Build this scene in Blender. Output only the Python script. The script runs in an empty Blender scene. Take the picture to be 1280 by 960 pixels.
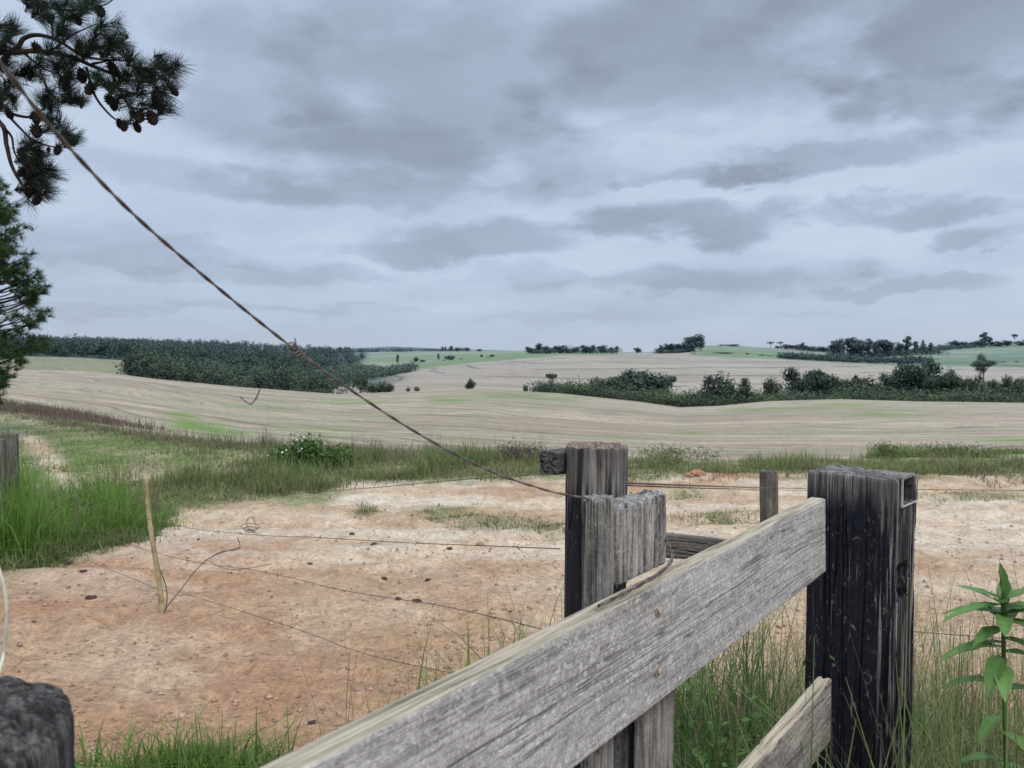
import bpy, math, random
import numpy as np
from mathutils import Vector, Matrix
random.seed(7)
RS = np.random.RandomState(11)
R = math.radians
scene = bpy.context.scene
COL = scene.collection
F, CX, CY, HZ, CAMH = 980.0, 640.0, 480.0, 440.0, 1.7
TH = math.atan((CY - HZ) / F)
cT, sT = math.cos(TH), math.sin(TH)

# ------------------------------------------------------------------ measuring helpers
def at(x, y, Y):
    """world point at forward distance Y metres seen at photo position x, y"""
    a, b = (x - CX) / F, (CY - y) / F
    dy = cT + b * sT
    dz = -sT + b * cT
    return Vector((a / dy * Y, Y, CAMH + dz / dy * Y))
def slope(y):
    b = (CY - y) / F
    return (-sT + b * cT) / (cT + b * sT)

# ------------------------------------------------------------------ numpy noise
def _hash(ix, iy, s):
    n = (ix.astype(np.int64) * 374761393 + iy.astype(np.int64) * 668265263 + s * 1442695041) & 0xFFFFFFFF
    n = ((n ^ (n >> 13)) * 1274126177) & 0xFFFFFFFF
    n = n ^ (n >> 16)
    return (n & 0xFFFFFF) / float(0xFFFFFF)
def vn(x, y, s=0):
    x = np.asarray(x, float); y = np.asarray(y, float)
    ix, iy = np.floor(x), np.floor(y)
    fx, fy = x - ix, y - iy
    fx = fx * fx * (3 - 2 * fx); fy = fy * fy * (3 - 2 * fy)
    a = _hash(ix, iy, s); b = _hash(ix + 1, iy, s); c = _hash(ix, iy + 1, s); d = _hash(ix + 1, iy + 1, s)
    return (a * (1 - fx) + b * fx) * (1 - fy) + (c * (1 - fx) + d * fx) * fy
def fbm(x, y, s=0, o=4):
    t = 0; a = 0.5; n = 0
    for k in range(o):
        t = t + a * vn(x * 2 ** k + 17.3 * k, y * 2 ** k - 9.1 * k, s + k); n += a; a *= 0.5
    return t / n
def sm(a, b, x):
    t = np.clip((x - a) / (b - a), 0, 1)
    return t * t * (3 - 2 * t)

# ------------------------------------------------------------------ object helpers
def tag(o, label=None, cat=None, group=None, kind=None):
    if label: o['label'] = label
    if cat: o['category'] = cat
    if group: o['group'] = group
    if kind: o['kind'] = kind
    return o
def empty(name, loc=(0, 0, 0), rz=0):
    o = bpy.data.objects.new(name, None); COL.objects.link(o)
    o.location = loc; o.rotation_euler = (0, 0, rz); o.empty_display_size = 0.1
    return o
def link(name, me, mat=None, parent=None, M=None):
    o = bpy.data.objects.new(name, me); COL.objects.link(o)
    if mat is not None:
        me.materials.clear()
        for m in (mat if isinstance(mat, (list, tuple)) else [mat]): me.materials.append(m)
    if parent is not None: o.parent = parent
    if M is not None: o.matrix_basis = M
    return o
def npmesh(name, V, Fq, smooth=False, attrs=None, colattr=None):
    V = np.asarray(V, np.float32).reshape(-1, 3); Fq = np.asarray(Fq, np.int32)
    me = bpy.data.meshes.new(name)
    k = Fq.shape[1]
    me.vertices.add(len(V)); me.vertices.foreach_set('co', V.ravel())
    me.loops.add(Fq.size); me.loops.foreach_set('vertex_index', Fq.ravel())
    me.polygons.add(len(Fq)); me.polygons.foreach_set('loop_start', np.arange(0, Fq.size, k, dtype=np.int32))
    me.polygons.foreach_set('loop_total', np.full(len(Fq), k, np.int32))
    me.polygons.foreach_set('use_smooth', np.full(len(Fq), smooth, bool))
    for n, a in (attrs or {}).items():
        t = me.attributes.new(n, 'FLOAT', 'POINT'); t.data.foreach_set('value', np.asarray(a, np.float32).ravel())
    for n, a in (colattr or {}).items():
        t = me.attributes.new(n, 'FLOAT_COLOR', 'POINT'); t.data.foreach_set('color', np.asarray(a, np.float32).ravel())
    me.update(calc_edges=True); me.validate()
    return me
def copy_tree(o, parent=None):
    c = o.copy(); COL.objects.link(c); c.parent = parent
    for ch in [q for q in bpy.data.objects if q.parent == o]: copy_tree(ch, c)
    return c

class MB:
    """collects tubes, boxes and lumps into one mesh"""
    def __init__(s): s.v = []; s.f = []; s.t = []
    def add(s, v, f, t=0.5):
        o = len(s.v); s.v += [tuple(p) for p in v]; s.f += [tuple(i + o for i in q) for q in f]
        s.t += [t] * len(v)
    def tube(s, pts, rad, n=8, t=0.5, cap=True):
        pts = [Vector(p) for p in pts]
        if not hasattr(rad, '__len__'): rad = [rad] * len(pts)
        V = []; Fc = []
        up = Vector((0.13, 0.21, 0.97))
        for i, p in enumerate(pts):
            d = (pts[min(i + 1, len(pts) - 1)] - pts[max(i - 1, 0)]).normalized()
            a = d.cross(up)
            if a.length < 1e-3: a = d.cross(Vector((1, 0, 0)))
            a.normalize(); b = d.cross(a)
            for k in range(n):
                w = 2 * math.pi * k / n
                V.append(p + (a * math.cos(w) + b * math.sin(w)) * rad[i])
        for i in range(len(pts) - 1):
            for k in range(n):
                k2 = (k + 1) % n
                Fc.append((i * n + k, i * n + k2, (i + 1) * n + k2, (i + 1) * n + k))
        if cap:
            Fc.append(tuple(range(n - 1, -1, -1))); Fc.append(tuple((len(pts) - 1) * n + k for k in range(n)))
        s.add(V, Fc, t)
    def box(s, c, h, rz=0, t=0.5):
        V = []
        cs, sn = math.cos(rz), math.sin(rz)
        for x in (-1, 1):
            for y in (-1, 1):
                for z in (-1, 1):
                    X, Y = x * h[0], y * h[1]
                    V.append((c[0] + X * cs - Y * sn, c[1] + X * sn + Y * cs, c[2] + z * h[2]))
        s.add(V, [(0, 1, 3, 2), (4, 6, 7, 5), (0, 4, 5, 1), (2, 3, 7, 6), (0, 2, 6, 4), (1, 5, 7, 3)], t)
    def lump(s, c, r, seed=0, n=10, m=7, rough=0.3, t=0.5):
        c = Vector(c); V = []; Fc = []
        rr = random.Random(seed)
        jj = [[1 + rough * (rr.random() - 0.5) * 2 for _ in range(n)] for _ in range(m + 1)]
        for i in range(m + 1):
            ph = math.pi * i / m
            for k in range(n):
                w = 2 * math.pi * k / n
                q = jj[i][k] if 0 < i < m else 1
                V.append(c + Vector((r[0] * math.sin(ph) * math.cos(w) * q, r[1] * math.sin(ph) * math.sin(w) * q, r[2] * math.cos(ph) * q)))
        for i in range(m):
            for k in range(n):
                k2 = (k + 1) % n
                Fc.append((i * n + k, (i + 1) * n + k, (i + 1) * n + k2, i * n + k2))
        s.add(V, Fc, t)
    def build(s, name, mat, parent=None, smooth=False, M=None):
        me = bpy.data.meshes.new(name); me.from_pydata(s.v, [], s.f)
        if smooth: me.polygons.foreach_set('use_smooth', [True] * len(me.polygons))
        a = me.attributes.new('tint', 'FLOAT', 'POINT'); a.data.foreach_set('value', s.t)
        me.update()
        return link(name, me, mat, parent, M)

def spline(P, n=8):
    P = [Vector(p) for p in P]; out = []
    for i in range(len(P) - 1):
        p0, p1, p2, p3 = P[max(i - 1, 0)], P[i], P[i + 1], P[min(i + 2, len(P) - 1)]
        for k in range(n):
            t = k / n
            out.append(0.5 * ((2 * p1) + (p2 - p0) * t + (2 * p0 - 5 * p1 + 4 * p2 - p3) * t * t + (3 * p1 - p0 - 3 * p2 + p3) * t ** 3))
    out.append(P[-1]); return out

# ------------------------------------------------------------------ node helpers
class NT:
    def __init__(s, tree): s.t = tree; s.n = tree.nodes; s.l = tree.links
    def new(s, typ, **kw):
        n = s.n.new(typ)
        for k, v in kw.items(): setattr(n, k, v)
        return n
    def put(s, sock, v):
        if isinstance(v, bpy.types.NodeSocket): s.l.new(v, sock)
        elif v is not None:
            try: sock.default_value = v
            except Exception: sock.default_value = (*v, 1)
    def math(s, op, a, b=None, c=None, clamp=False):
        n = s.new('ShaderNodeMath', operation=op, use_clamp=clamp)
        s.put(n.inputs[0], a)
        if b is not None: s.put(n.inputs[1], b)
        if c is not None: s.put(n.inputs[2], c)
        return n.outputs[0]
    def vmath(s, op, a, b=None, out=0):
        n = s.new('ShaderNodeVectorMath', operation=op)
        s.put(n.inputs[0], a)
        if b is not None: s.put(n.inputs[1], b)
        return n.outputs[out]
    def mix(s, f, a, b, blend='MIX'):
        n = s.new('ShaderNodeMix', data_type='RGBA', blend_type=blend)
        s.put(n.inputs[0], f); s.put(n.inputs[6], a); s.put(n.inputs[7], b)
        return n.outputs[2]
    def noise(s, vec, scale=5, detail=4, rough=0.55, dist=0, lac=2.0):
        n = s.new('ShaderNodeTexNoise')
        if vec is not None: s.put(n.inputs['Vector'], vec)
        s.put(n.inputs['Scale'], scale); s.put(n.inputs['Detail'], detail); s.put(n.inputs['Roughness'], rough)
        s.put(n.inputs['Distortion'], dist); s.put(n.inputs['Lacunarity'], lac)
        return n.outputs['Fac']
    def vor(s, vec, scale=5, feature='F1'):
        n = s.new('ShaderNodeTexVoronoi', feature=feature)
        s.put(n.inputs['Vector'], vec); s.put(n.inputs['Scale'], scale)
        return n.outputs['Distance']
    def scale(s, vec, sc):
        n = s.new('ShaderNodeMapping'); s.put(n.inputs['Vector'], vec); n.inputs['Scale'].default_value = sc
        return n.outputs[0]
    def rng(s, v, a, b, c=0.0, d=1.0, smooth=True):
        n = s.new('ShaderNodeMapRange', interpolation_type='SMOOTHSTEP' if smooth else 'LINEAR')
        s.put(n.inputs[0], v); s.put(n.inputs[1], a); s.put(n.inputs[2], b); s.put(n.inputs[3], c); s.put(n.inputs[4], d)
        return n.outputs[0]
    def ramp(s, v, stops):
        n = s.new('ShaderNodeValToRGB'); s.put(n.inputs[0], v)
        e = n.color_ramp.elements
        while len(e) < len(stops): e.new(0.5)
        for q, (p, c) in zip(e, stops): q.position = p; q.color = (*c, 1)
        return n.outputs[0]
    def attr(s, name, out='Fac'):
        return s.new('ShaderNodeAttribute', attribute_name=name).outputs[out]
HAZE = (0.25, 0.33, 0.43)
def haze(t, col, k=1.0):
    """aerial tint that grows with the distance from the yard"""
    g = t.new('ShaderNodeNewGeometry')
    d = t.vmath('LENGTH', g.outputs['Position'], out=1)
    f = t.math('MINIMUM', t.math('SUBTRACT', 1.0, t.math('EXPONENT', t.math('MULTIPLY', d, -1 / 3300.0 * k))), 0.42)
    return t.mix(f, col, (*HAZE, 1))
def newmat(name):
    m = bpy.data.materials.new(name); m.use_nodes = True
    t = NT(m.node_tree); b = t.n['Principled BSDF']
    b.inputs['Roughness'].default_value = 0.9
    b.inputs['Specular IOR Level'].default_value = 0.25
    return m, t, b

def mat_leaf(name, dark, light, tr=0.25, hz=True, rough=0.75, hk=1.0):
    m, t, b = newmat(name)
    tint = t.attr('tint')
    g = t.new('ShaderNodeNewGeometry')
    n = t.noise(g.outputs['Position'], 0.35, 3)
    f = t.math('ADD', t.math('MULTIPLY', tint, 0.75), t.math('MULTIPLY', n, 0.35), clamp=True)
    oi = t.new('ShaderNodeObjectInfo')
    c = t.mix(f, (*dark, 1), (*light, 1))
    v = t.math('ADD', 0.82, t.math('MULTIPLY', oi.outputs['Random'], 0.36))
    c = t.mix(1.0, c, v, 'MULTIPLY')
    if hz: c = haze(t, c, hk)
    t.put(b.inputs['Base Color'], c); b.inputs['Roughness'].default_value = rough
    if tr:
        tl = t.new('ShaderNodeBsdfTranslucent'); t.put(tl.inputs[0], c)
        mx = t.new('ShaderNodeMixShader'); mx.inputs[0].default_value = tr
        t.l.new(b.outputs[0], mx.inputs[1]); t.l.new(tl.outputs[0], mx.inputs[2])
        t.l.new(mx.outputs[0], t.n['Material Output'].inputs[0])
    return m
def mat_plain(name, c1, c2, scale=20, rough=0.8, metal=0, bump=0.3):
    m, t, b = newmat(name)
    tc = t.new('ShaderNodeTexCoord')
    n = t.noise(tc.outputs['Object'], scale, 5, 0.6)
    t.put(b.inputs['Base Color'], t.mix(t.rng(n, 0.35, 0.65), (*c1, 1), (*c2, 1)))
    b.inputs['Roughness'].default_value = rough; b.inputs['Metallic'].default_value = metal
    bp = t.new('ShaderNodeBump'); bp.inputs['Strength'].default_value = bump; bp.inputs['Distance'].default_value = 0.01
    t.put(bp.inputs['Height'], n); t.l.new(bp.outputs[0], b.inputs['Normal'])
    return m

def mat_wood(name, light, mid, dark, top=None, tar=None, mottled=0.0, tarcol=(0.0055, 0.0065, 0.012), seed=0.0, flecks=0.5, bare=False):
    """weathered wood; grain runs along the object's own Z"""
    m, t, b = newmat(name)
    tc = t.new('ShaderNodeTexCoord').outputs['Object']
    off = t.vmath('ADD', tc, (seed, seed * 1.7, seed * 0.6))
    grain = t.noise(t.scale(off, (90, 90, 4)), 1.0, 5, 0.6, 0.3)
    grain2 = t.noise(t.scale(off, (260, 260, 9)), 1.0, 4, 0.65, 0.4)
    patch = t.noise(t.scale(off, (9, 9, 4)), 1.0, 5, 0.6, 0.6)
    speck = t.noise(off, 160, 4, 0.7)
    blot = t.noise(off, 75, 6, 0.72, 1.4)
    g = t.math('ADD', t.math('MULTIPLY', grain, 0.55), t.math('MULTIPLY', grain2, 0.45))
    col = t.ramp(g, [(0.34, dark), (0.47, mid), (0.62, light)])
    pm = t.rng(patch, 0.36, 0.66)
    col = t.mix(t.math('MULTIPLY', pm, 0.4 if mottled > 0.7 else 0.75), col, t.mix(1.0, col, (0.38, 0.37, 0.37, 1), 'MULTIPLY'))
    # lichen / bleached mottling
    if mottled:
        li = tuple(min(1, c * 1.25) for c in light)
        mo = t.math('MULTIPLY', t.rng(blot, 0.47, 0.62), mottled)
        col = t.mix(mo, col, (*li, 1))
        dk = t.math('MULTIPLY', t.rng(t.noise(off, 120, 6, 0.78, 1.6), 0.5, 0.64), mottled * 0.9)
        col = t.mix(dk, col, (*[c * 1.1 for c in dark], 1))
        big = t.noise(t.scale(off, (14, 14, 6)), 1.0, 6, 0.65, 0.7)
        col = t.mix(t.math('MULTIPLY', t.rng(big, 0.5, 0.72), 0.6), col, t.mix(1.0, col, (0.45, 0.45, 0.47, 1), 'MULTIPLY'))
    col = t.mix(t.math('MULTIPLY', t.rng(speck, 0.58, 0.72), 0.4), col, (*dark, 1))
    rough = 0.92
    if tar is not None:
        z = t.new('ShaderNodeSeparateXYZ'); t.put(z.inputs[0], tc)
        st = t.noise(t.scale(off, (55, 55, 1.4)), 1.0, 4, 0.6, 0.2)
        lev = t.math('ADD', z.outputs[2], t.math('MULTIPLY', t.math('SUBTRACT', st, 0.5), tar[1]))
        mk = t.rng(lev, tar[0] + 0.04, tar[0] - 0.06)
        thin = t.noise(t.scale(off, (130, 130, 2.2)), 1.0, 5, 0.6, 0.5)
        if bare: thin = t.math('ADD', thin, t.math('MULTIPLY', t.rng(z.outputs[0], -0.035, -0.10), 0.10))
        mk = t.math('MULTIPLY', mk, t.rng(thin, 0.665, 0.62))
        fl = t.noise(t.scale(off, (75, 75, 34)), 1.0, 6, 0.75, 0.8)
        mk = t.math('MULTIPLY', mk, t.math('SUBTRACT', 1.0, t.math('MULTIPLY', t.rng(fl, 0.585, 0.62), flecks)))
        tcol = t.mix(t.rng(blot, 0.4, 0.7), (*tarcol, 1), (*[c * 2.6 for c in tarcol], 1))
        col = t.mix(mk, col, tcol)
        t.put(b.inputs['Roughness'], t.math('SUBTRACT', 0.92, t.math('MULTIPLY', mk, 0.36)))
    ck = t.attr('crack')
    col = t.mix(t.math('MULTIPLY', ck, 0.62 if mottled > 0.7 else 0.92), col, (0.012, 0.011, 0.011, 1))
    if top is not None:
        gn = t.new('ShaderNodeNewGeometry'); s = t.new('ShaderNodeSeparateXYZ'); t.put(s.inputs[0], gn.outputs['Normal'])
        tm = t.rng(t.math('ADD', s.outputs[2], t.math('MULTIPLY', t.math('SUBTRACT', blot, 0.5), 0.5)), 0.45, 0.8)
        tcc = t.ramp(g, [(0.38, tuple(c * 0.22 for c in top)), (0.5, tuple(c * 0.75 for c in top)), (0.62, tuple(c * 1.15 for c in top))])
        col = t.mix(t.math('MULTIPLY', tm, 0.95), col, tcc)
    t.put(b.inputs['Base Color'], col)
    bp = t.new('ShaderNodeBump'); bp.inputs['Strength'].default_value = 0.75; bp.inputs['Distance'].default_value = 0.004
    h = t.math('ADD', t.math('MULTIPLY', g, 1.0), t.math('MULTIPLY', t.math('ADD', speck, blot), 0.3 + 0.5 * mottled))
    t.put(bp.inputs['Height'], h); t.l.new(bp.outputs[0], b.inputs['Normal'])
    return m

# ------------------------------------------------------------------ TERRAIN
XK = np.array([-300, 0, 100, 200, 300, 420, 520, 600, 700, 800, 850, 900, 960, 1050, 1150, 1280, 1580], float)
def kx(pairs):
    p = np.array(pairs, float); return lambda x: np.interp(x, p[:, 0], p[:, 1])
Y_EDGE = kx([(-300, 508), (0, 516), (100, 533), (200, 549), (300, 559), (420, 566), (640, 571), (760, 572), (900, 577), (1280, 576), (1580, 576)])
D_EDGE = lambda x: -CAMH / slope(Y_EDGE(x))
LAY = [
 (40, kx([(-300, 497), (0, 504), (100, 519), (200, 534), (300, 546), (420, 554), (640, 560), (900, 567), (1280, 566)])),
 (100, kx([(-300, 478), (0, 483), (150, 496), (300, 514), (420, 522), (600, 520), (850, 537), (1280, 536)])),
 (215, kx([(-300, 465), (0, 463), (60, 463), (150, 468), (300, 483), (420, 492), (520, 488), (600, 484), (700, 490), (800, 501), (850, 508), (900, 506), (960, 500), (1050, 497), (1150, 500), (1280, 502), (1580, 500)])),
 (290, kx([(-300, 462), (0, 462), (100, 463), (160, 470), (200, 490), (300, 500), (420, 500), (520, 496), (600, 495), (700, 500), (800, 512), (850, 517), (1280, 515)])),
 (420, kx([(-300, 446), (0, 446), (100, 447), (160, 452), (200, 470), (300, 478), (420, 487), (520, 481), (600, 479), (700, 483), (850, 488), (1280, 486)])),
 (750, kx([(-300, 438), (0, 440), (100, 441), (200, 443), (300, 448), (420, 462), (480, 468), (520, 463), (600, 453), (700, 444), (820, 443), (950, 448), (1050, 454), (1150, 458), (1280, 461), (1580, 461)])),
 (1300, kx([(-300, 428), (0, 430), (100, 429), (300, 435), (420, 441), (520, 439), (640, 438), (740, 440.5), (820, 441), (850, 438), (875, 432), (905, 430.5), (960, 434), (1050, 441), (1100, 440), (1150, 434), (1280, 429), (1580, 427)])),
 (1800, kx([(-300, 436), (300, 438), (420, 441), (640, 442), (820, 442), (900, 438), (1050, 442), (1280, 436)])),
 (3400, kx([(-300, 438), (300, 438), (420, 437), (490, 432.5), (560, 436), (640, 438), (760, 440.2), (1580, 440.2)])),
 (4600, kx([(-300, 440.5), (1580, 440.5)])),
 (9500, kx([(-300, 440.3), (1580, 440.3)])),
]
def _prof(xp, D):
    Ds = [np.zeros_like(xp) + 0.01, D_EDGE(xp)]; Zs = [np.zeros_like(xp), np.zeros_like(xp)]
    for d, f in LAY:
        Ds.append(np.zeros_like(xp) + d); Zs.append(CAMH + slope(f(xp)) * d)
    z = np.zeros_like(xp)
    for i in range(len(Ds) - 1):
        t = np.clip((D - Ds[i]) / (Ds[i + 1] - Ds[i]), 0, 1)
        z = np.where(D >= Ds[i], Zs[i] * (1 - t) + Zs[i + 1] * t, z)
    return z
def xpD(X, Y):
    r = np.hypot(X, Y) + 1e-6
    D = np.maximum(Y, r * 0.62)
    az = np.arctan2(X, Y)
    xp = CX + F * np.tan(np.clip(az, -0.80, 0.80))
    return np.clip(xp, -299, 1579), D
def height(X, Y):
    X = np.asarray(X, float); Y = np.asarray(Y, float)
    xp, D = xpD(X, Y)
    z = 0
    for k, w in ((-2, .1), (-1, .22), (0, .36), (1, .22), (2, .1)):
        z = z + w * _prof(xp, D * (1 + 0.035 * k))
    # gentle swells and yard roughness
    far = sm(60, 250, D)
    z = z + far * (fbm(X / 60, Y / 60, 5, 3) - 0.5) * 1.2 * sm(60, 400, D)
    near = 1 - sm(14, 30, D)
    z = z + near * ((fbm(X * 0.7, Y * 0.7, 9, 3) - 0.5) * 0.09 + (fbm(X * 3.1, Y * 3.1, 21, 4) - 0.5) * 0.045)
    # old wheel ruts and trampled lumps
    for off in (0.0, 1.5):
        yc = 7.0 + off + 0.25 * X + 0.3 * np.sin(X); q = (Y - yc) / 0.16
        z = z + near * (-0.040 * np.exp(-q * q) + 0.022 * np.exp(-(np.abs(q) - 1.7) ** 2 * 2)) * (0.4 + 1.2 * fbm(X * 2, Y * 2, 55, 3))
    z = z - near * 0.030 * sm(0.60, 0.74, fbm(X * 5.5, Y * 5.5, 93, 2))
    # low wash-out bank at the far side of the yard
    bk = np.exp(-((D - (10.4 + 0.5 * np.sin(X * 1.1))) / 0.5) ** 2) * sm(-1, 1.5, X)
    z = z + bk * 0.10 * fbm(X * 1.3, Y * 1.3, 3, 3)
    return z
def gz(X, Y): return float(height(np.array([X]), np.array([Y]))[0])
def ground_at(xp, D):
    X = (xp - CX) / F * D
    return Vector((X, D, gz(X, D)))
def ypix(xp, D, z):
    dz = (z - CAMH) / D
    # invert slope()
    b = (dz * cT + sT) / (cT - dz * sT)
    return CY - b * F

# lower edge of the grass, as seen against the bare yard
G_EDGE = kx([(-300, 720), (0, 712), (30, 702), (80, 690), (170, 672), (200, 645), (230, 634), (400, 622), (430, 607), (480, 603), (560, 600), (700, 594), (780, 601), (900, 600), (1100, 598), (1280, 601), (1580, 605)])
def grass_mask(X, Y):
    xp, D = xpD(X, Y)
    Db = -CAMH / slope(G_EDGE(xp))
    n = (fbm(X * 1.6, Y * 1.6, 31, 4) - 0.5)
    g = sm(-0.45, 0.35, (D - Db) + n * 1.6)
    # bare track and scrapes inside the grass on the left
    tr = np.exp(-(((xp - (70 + (D - 11) * -8)) / 16) ** 2)) * sm(9.5, 11, D) * (1 - sm(15, 18, D))
    g = g * (1 - tr)
    sc = np.exp(-((xp - 160) / 40) ** 2 - ((D - 10.4) / 0.6) ** 2)
    g = g * (1 - 0.8 * sc)
    return g
def patch_gr(X, Y):
    """thin grass patches out on the bare yard"""
    xp, D = xpD(X, Y)
    n = fbm(X * 2.2, Y * 2.2, 44, 4)
    s = 0
    for cx, cy, w, h in ((560, 643, 45, 9), (620, 655, 50, 7), (690, 660, 40, 7), (455, 637, 14, 5), (890, 648, 34, 6), (1200, 622, 70, 6), (1090, 640, 30, 3), (860, 618, 22, 3)):
        yp = HZ + F * CAMH / D
        s = np.maximum(s, np.exp(-((xp - cx) / w) ** 2 - ((yp - cy) / h) ** 2))
    return np.clip(s * sm(0.3, 0.55, n) * 1.2, 0, 1)

def build_ground():
    azf = np.arange(-41, 41.01, 0.14)
    azc = np.concatenate([np.arange(-180, -41, 3.0), azf, np.arange(43, 180.1, 3.0)])
    az = np.radians(azc)
    ra = [0.0, 0.25]
    r = 0.35
    while r < 22: ra.append(r); r *= 1.011
    while r < 9400: ra.append(r); r *= 1.016
    ra.append(9400); ra = np.array(ra)
    A, Rr = np.meshgrid(az, ra)
    X = Rr * np.sin(A); Y = Rr * np.cos(A)
    Z = height(X, Y)
    nr, na = X.shape
    V = np.stack([X, Y, Z], -1).reshape(-1, 3)
    idx = np.arange(nr * na).reshape(nr, na)
    Fq = np.stack([idx[:-1, :-1], idx[1:, :-1], idx[1:, 1:], idx[:-1, 1:]], -1).reshape(-1, 4)
    xp, D = xpD(X, Y)
    yp = ypix(xp, D, Z)
    def C(a): return np.array(a, float)
    def lerp(a, b, f): return a * (1 - f[..., None]) + b * f[..., None]
    n1 = fbm(X * 0.5, Y * 0.5, 2, 4); n2 = fbm(X * 1.7, Y * 1.7, 8, 4); n3 = fbm(X * 0.12, Y * 0.3, 12, 3)
    dirt_d = C((0.43, 0.262, 0.158)); dirt_l = C((0.55, 0.42, 0.285)); dirt_w = C((0.66, 0.56, 0.44)); dirt_r = C((0.37, 0.185, 0.10))
    base = lerp(np.broadcast_to(dirt_d, X.shape + (3,)), dirt_l, sm(4.9, 8.0, D + (n1 - 0.5) * 4.0 + np.clip((xp - 300) / 500, 0, 1) * 1.9 - 0.2))
    base = lerp(base, dirt_w, sm(0.52, 0.72, n2) * sm(5.0, 8, D) * 0.75)
    base = lerp(base, dirt_l, sm(0.55, 0.7, fbm(X * 0.9 + 5, Y * 0.9, 77, 4)) * 0.55)
    base = lerp(base, dirt_r, sm(0.55, 0.75, fbm(X * 0.8, Y * 0.8, 51, 4)) * 0.45)
    redb = np.exp(-((D - 10.3) / 0.5) ** 2) * sm(560, 680, xp)
    base = lerp(base, dirt_r, redb * sm(0.35, 0.6, n2) * 0.9)
    stk = fbm(X * 0.55 + 0.3 * Y, Y * 2.6, 63, 5)
    base = lerp(base, dirt_d * 0.92, sm(0.53, 0.68, stk) * 0.6 * sm(4, 6, D))
    base = lerp(base, dirt_w, sm(0.50, 0.36, stk) * 0 + sm(0.5, 0.62, 1 - stk) * 0.45 * sm(4.5, 6.5, D))
    # wheel tracks, darker and browner
    for off in (0.0, 1.5):
        tr = np.exp(-((Y - (7.0 + off + 0.25 * X + 0.3 * np.sin(X))) / 0.22) ** 2)
        base = lerp(base, dirt_d * 1.1, tr * 0.45 * sm(0.35, 0.6, n2))
    gm = grass_mask(X, Y); pg = patch_gr(X, Y)
    gcol = lerp(np.broadcast_to(C((0.25, 0.235, 0.125)), X.shape + (3,)), C((0.14, 0.18, 0.06)), sm(0.35, 0.65, n2))
    gcol = lerp(gcol, C((0.34, 0.31, 0.19)), sm(0.45, 0.65, n1) * 0.6 * sm(9, 11, D) * (1 - sm(400, 600, xp)))
    base = lerp(base, gcol, np.clip(gm + pg * 0.7, 0, 1))
    # ---- stubble field
    De = D_EDGE(xp)
    fm = sm(0.2, 2.5, D - De)
    st = lerp(np.broadcast_to(C((0.30, 0.240, 0.168)), X.shape + (3,)), C((0.385, 0.315, 0.228)), sm(0.3, 0.7, fbm(X / 30, Y / 9, 61, 4)))
    st = lerp(st, C((0.285, 0.26, 0.175)), sm(0.50, 0.72, fbm(X / 45, Y / 16, 66, 4)) * 0.65)
    gp = 0
    for cx, cy, w, h, a in ((225, 521, 20, 7, 1), (250, 533, 34, 6, 1), (280, 542, 30, 4, 1), (330, 508, 70, 9, .25), (440, 502, 60, 3, .5), (385, 536, 60, 5, .4), (560, 500, 26, 5, .75),
                            (640, 494, 60, 6, .7), (700, 497, 40, 5, .5), (430, 545, 70, 5, .45), (480, 520, 50, 4, .3), (760, 548, 60, 3, .4), (870, 542, 26, 3, .7),
                            (1120, 517, 60, 5, .5), (960, 512, 80, 3, .5), (1050, 506, 90, 4, .4), (1260, 549, 40, 3.0, 1), (1190, 567, 50, 5, .9), (590, 520, 40, 4, .3), (1000, 541, 160, 3, .4)):
        gp = np.maximum(gp, a * np.exp(-((xp - cx) / w) ** 2 - ((yp - cy) / h) ** 2))
    gp = gp * sm(0.36, 0.58, fbm(X / 6, Y / 3, 71, 5)) * sm(17, 24, D) * (D < 260)
    gs = np.exp(-((xp - 252) / 34) ** 2 - ((yp - (533 + (xp - 252) * 0.22)) / 5.0) ** 2) * (D > 18) * (D < 120) * sm(0.2, 0.4, fbm(X / 4, Y / 4, 73, 4))
    gp = np.maximum(gp, gs)
    st = lerp(st, C((0.13, 0.235, 0.045)), np.clip(gp * 1.3, 0, 0.85))
    base = lerp(base, st, fm)
    # ---- far land
    ff = sm(300, 330, D)
    farf = lerp(np.broadcast_to(C((0.30, 0.24, 0.17)), X.shape + (3,)), C((0.37, 0.30, 0.215)), sm(0.3, 0.7, fbm(X / 90, Y / 40, 81, 4)))
    base = lerp(base, farf, ff)
    lf = 1 - sm(168, 185, xp)
    base = lerp(base, C((0.22, 0.205, 0.105)), lf * sm(255, 285, D))
    base = lerp(base, C((0.035, 0.06, 0.025)), (1 - sm(440, 520, xp - (D - 420) * 0.05)) * sm(440, 450, D))
    top = sm(740, 770, D + (fbm(X / 60, Y / 60, 91, 2) - 0.5) * 60)
    past = lerp(np.broadcast_to(C((0.145, 0.195, 0.045)), X.shape + (3,)), C((0.24, 0.235, 0.13)), sm(0.42, 0.6, fbm(X / 160, Y / 90, 95, 3)))
    tp = top * sm(430, 470, xp) * (1 - sm(745, 800, xp) * (1 - sm(850, 880, xp)))
    base = lerp(base, past, tp)
    bl = sm(0.5, 0.56, fbm(X / 120 + 3, Y / 30, 99, 3)) * tp * sm(850, 900, xp)
    base = lerp(base, C((0.05, 0.09, 0.03)), bl * 0.6)
    base = lerp(base, C((0.04, 0.065, 0.035)), sm(1350, 1500, D))
    cols = np.concatenate([base, np.ones(X.shape + (1,))], -1).reshape(-1, 4)
    masks = np.stack([np.clip(fm * (1 - gp), 0, 1), np.clip(gm + pg, 0, 1) * (1 - fm), ff * (1 - top) * (1 - lf) * (1 - sm(1300, 1350, D)), np.ones_like(fm)], -1).reshape(-1, 4)
    me = npmesh('ground', V, Fq, True, colattr={'land': cols, 'masks': masks})
    m, t, b = newmat('land')
    col = t.attr('land', 'Color')
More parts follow.
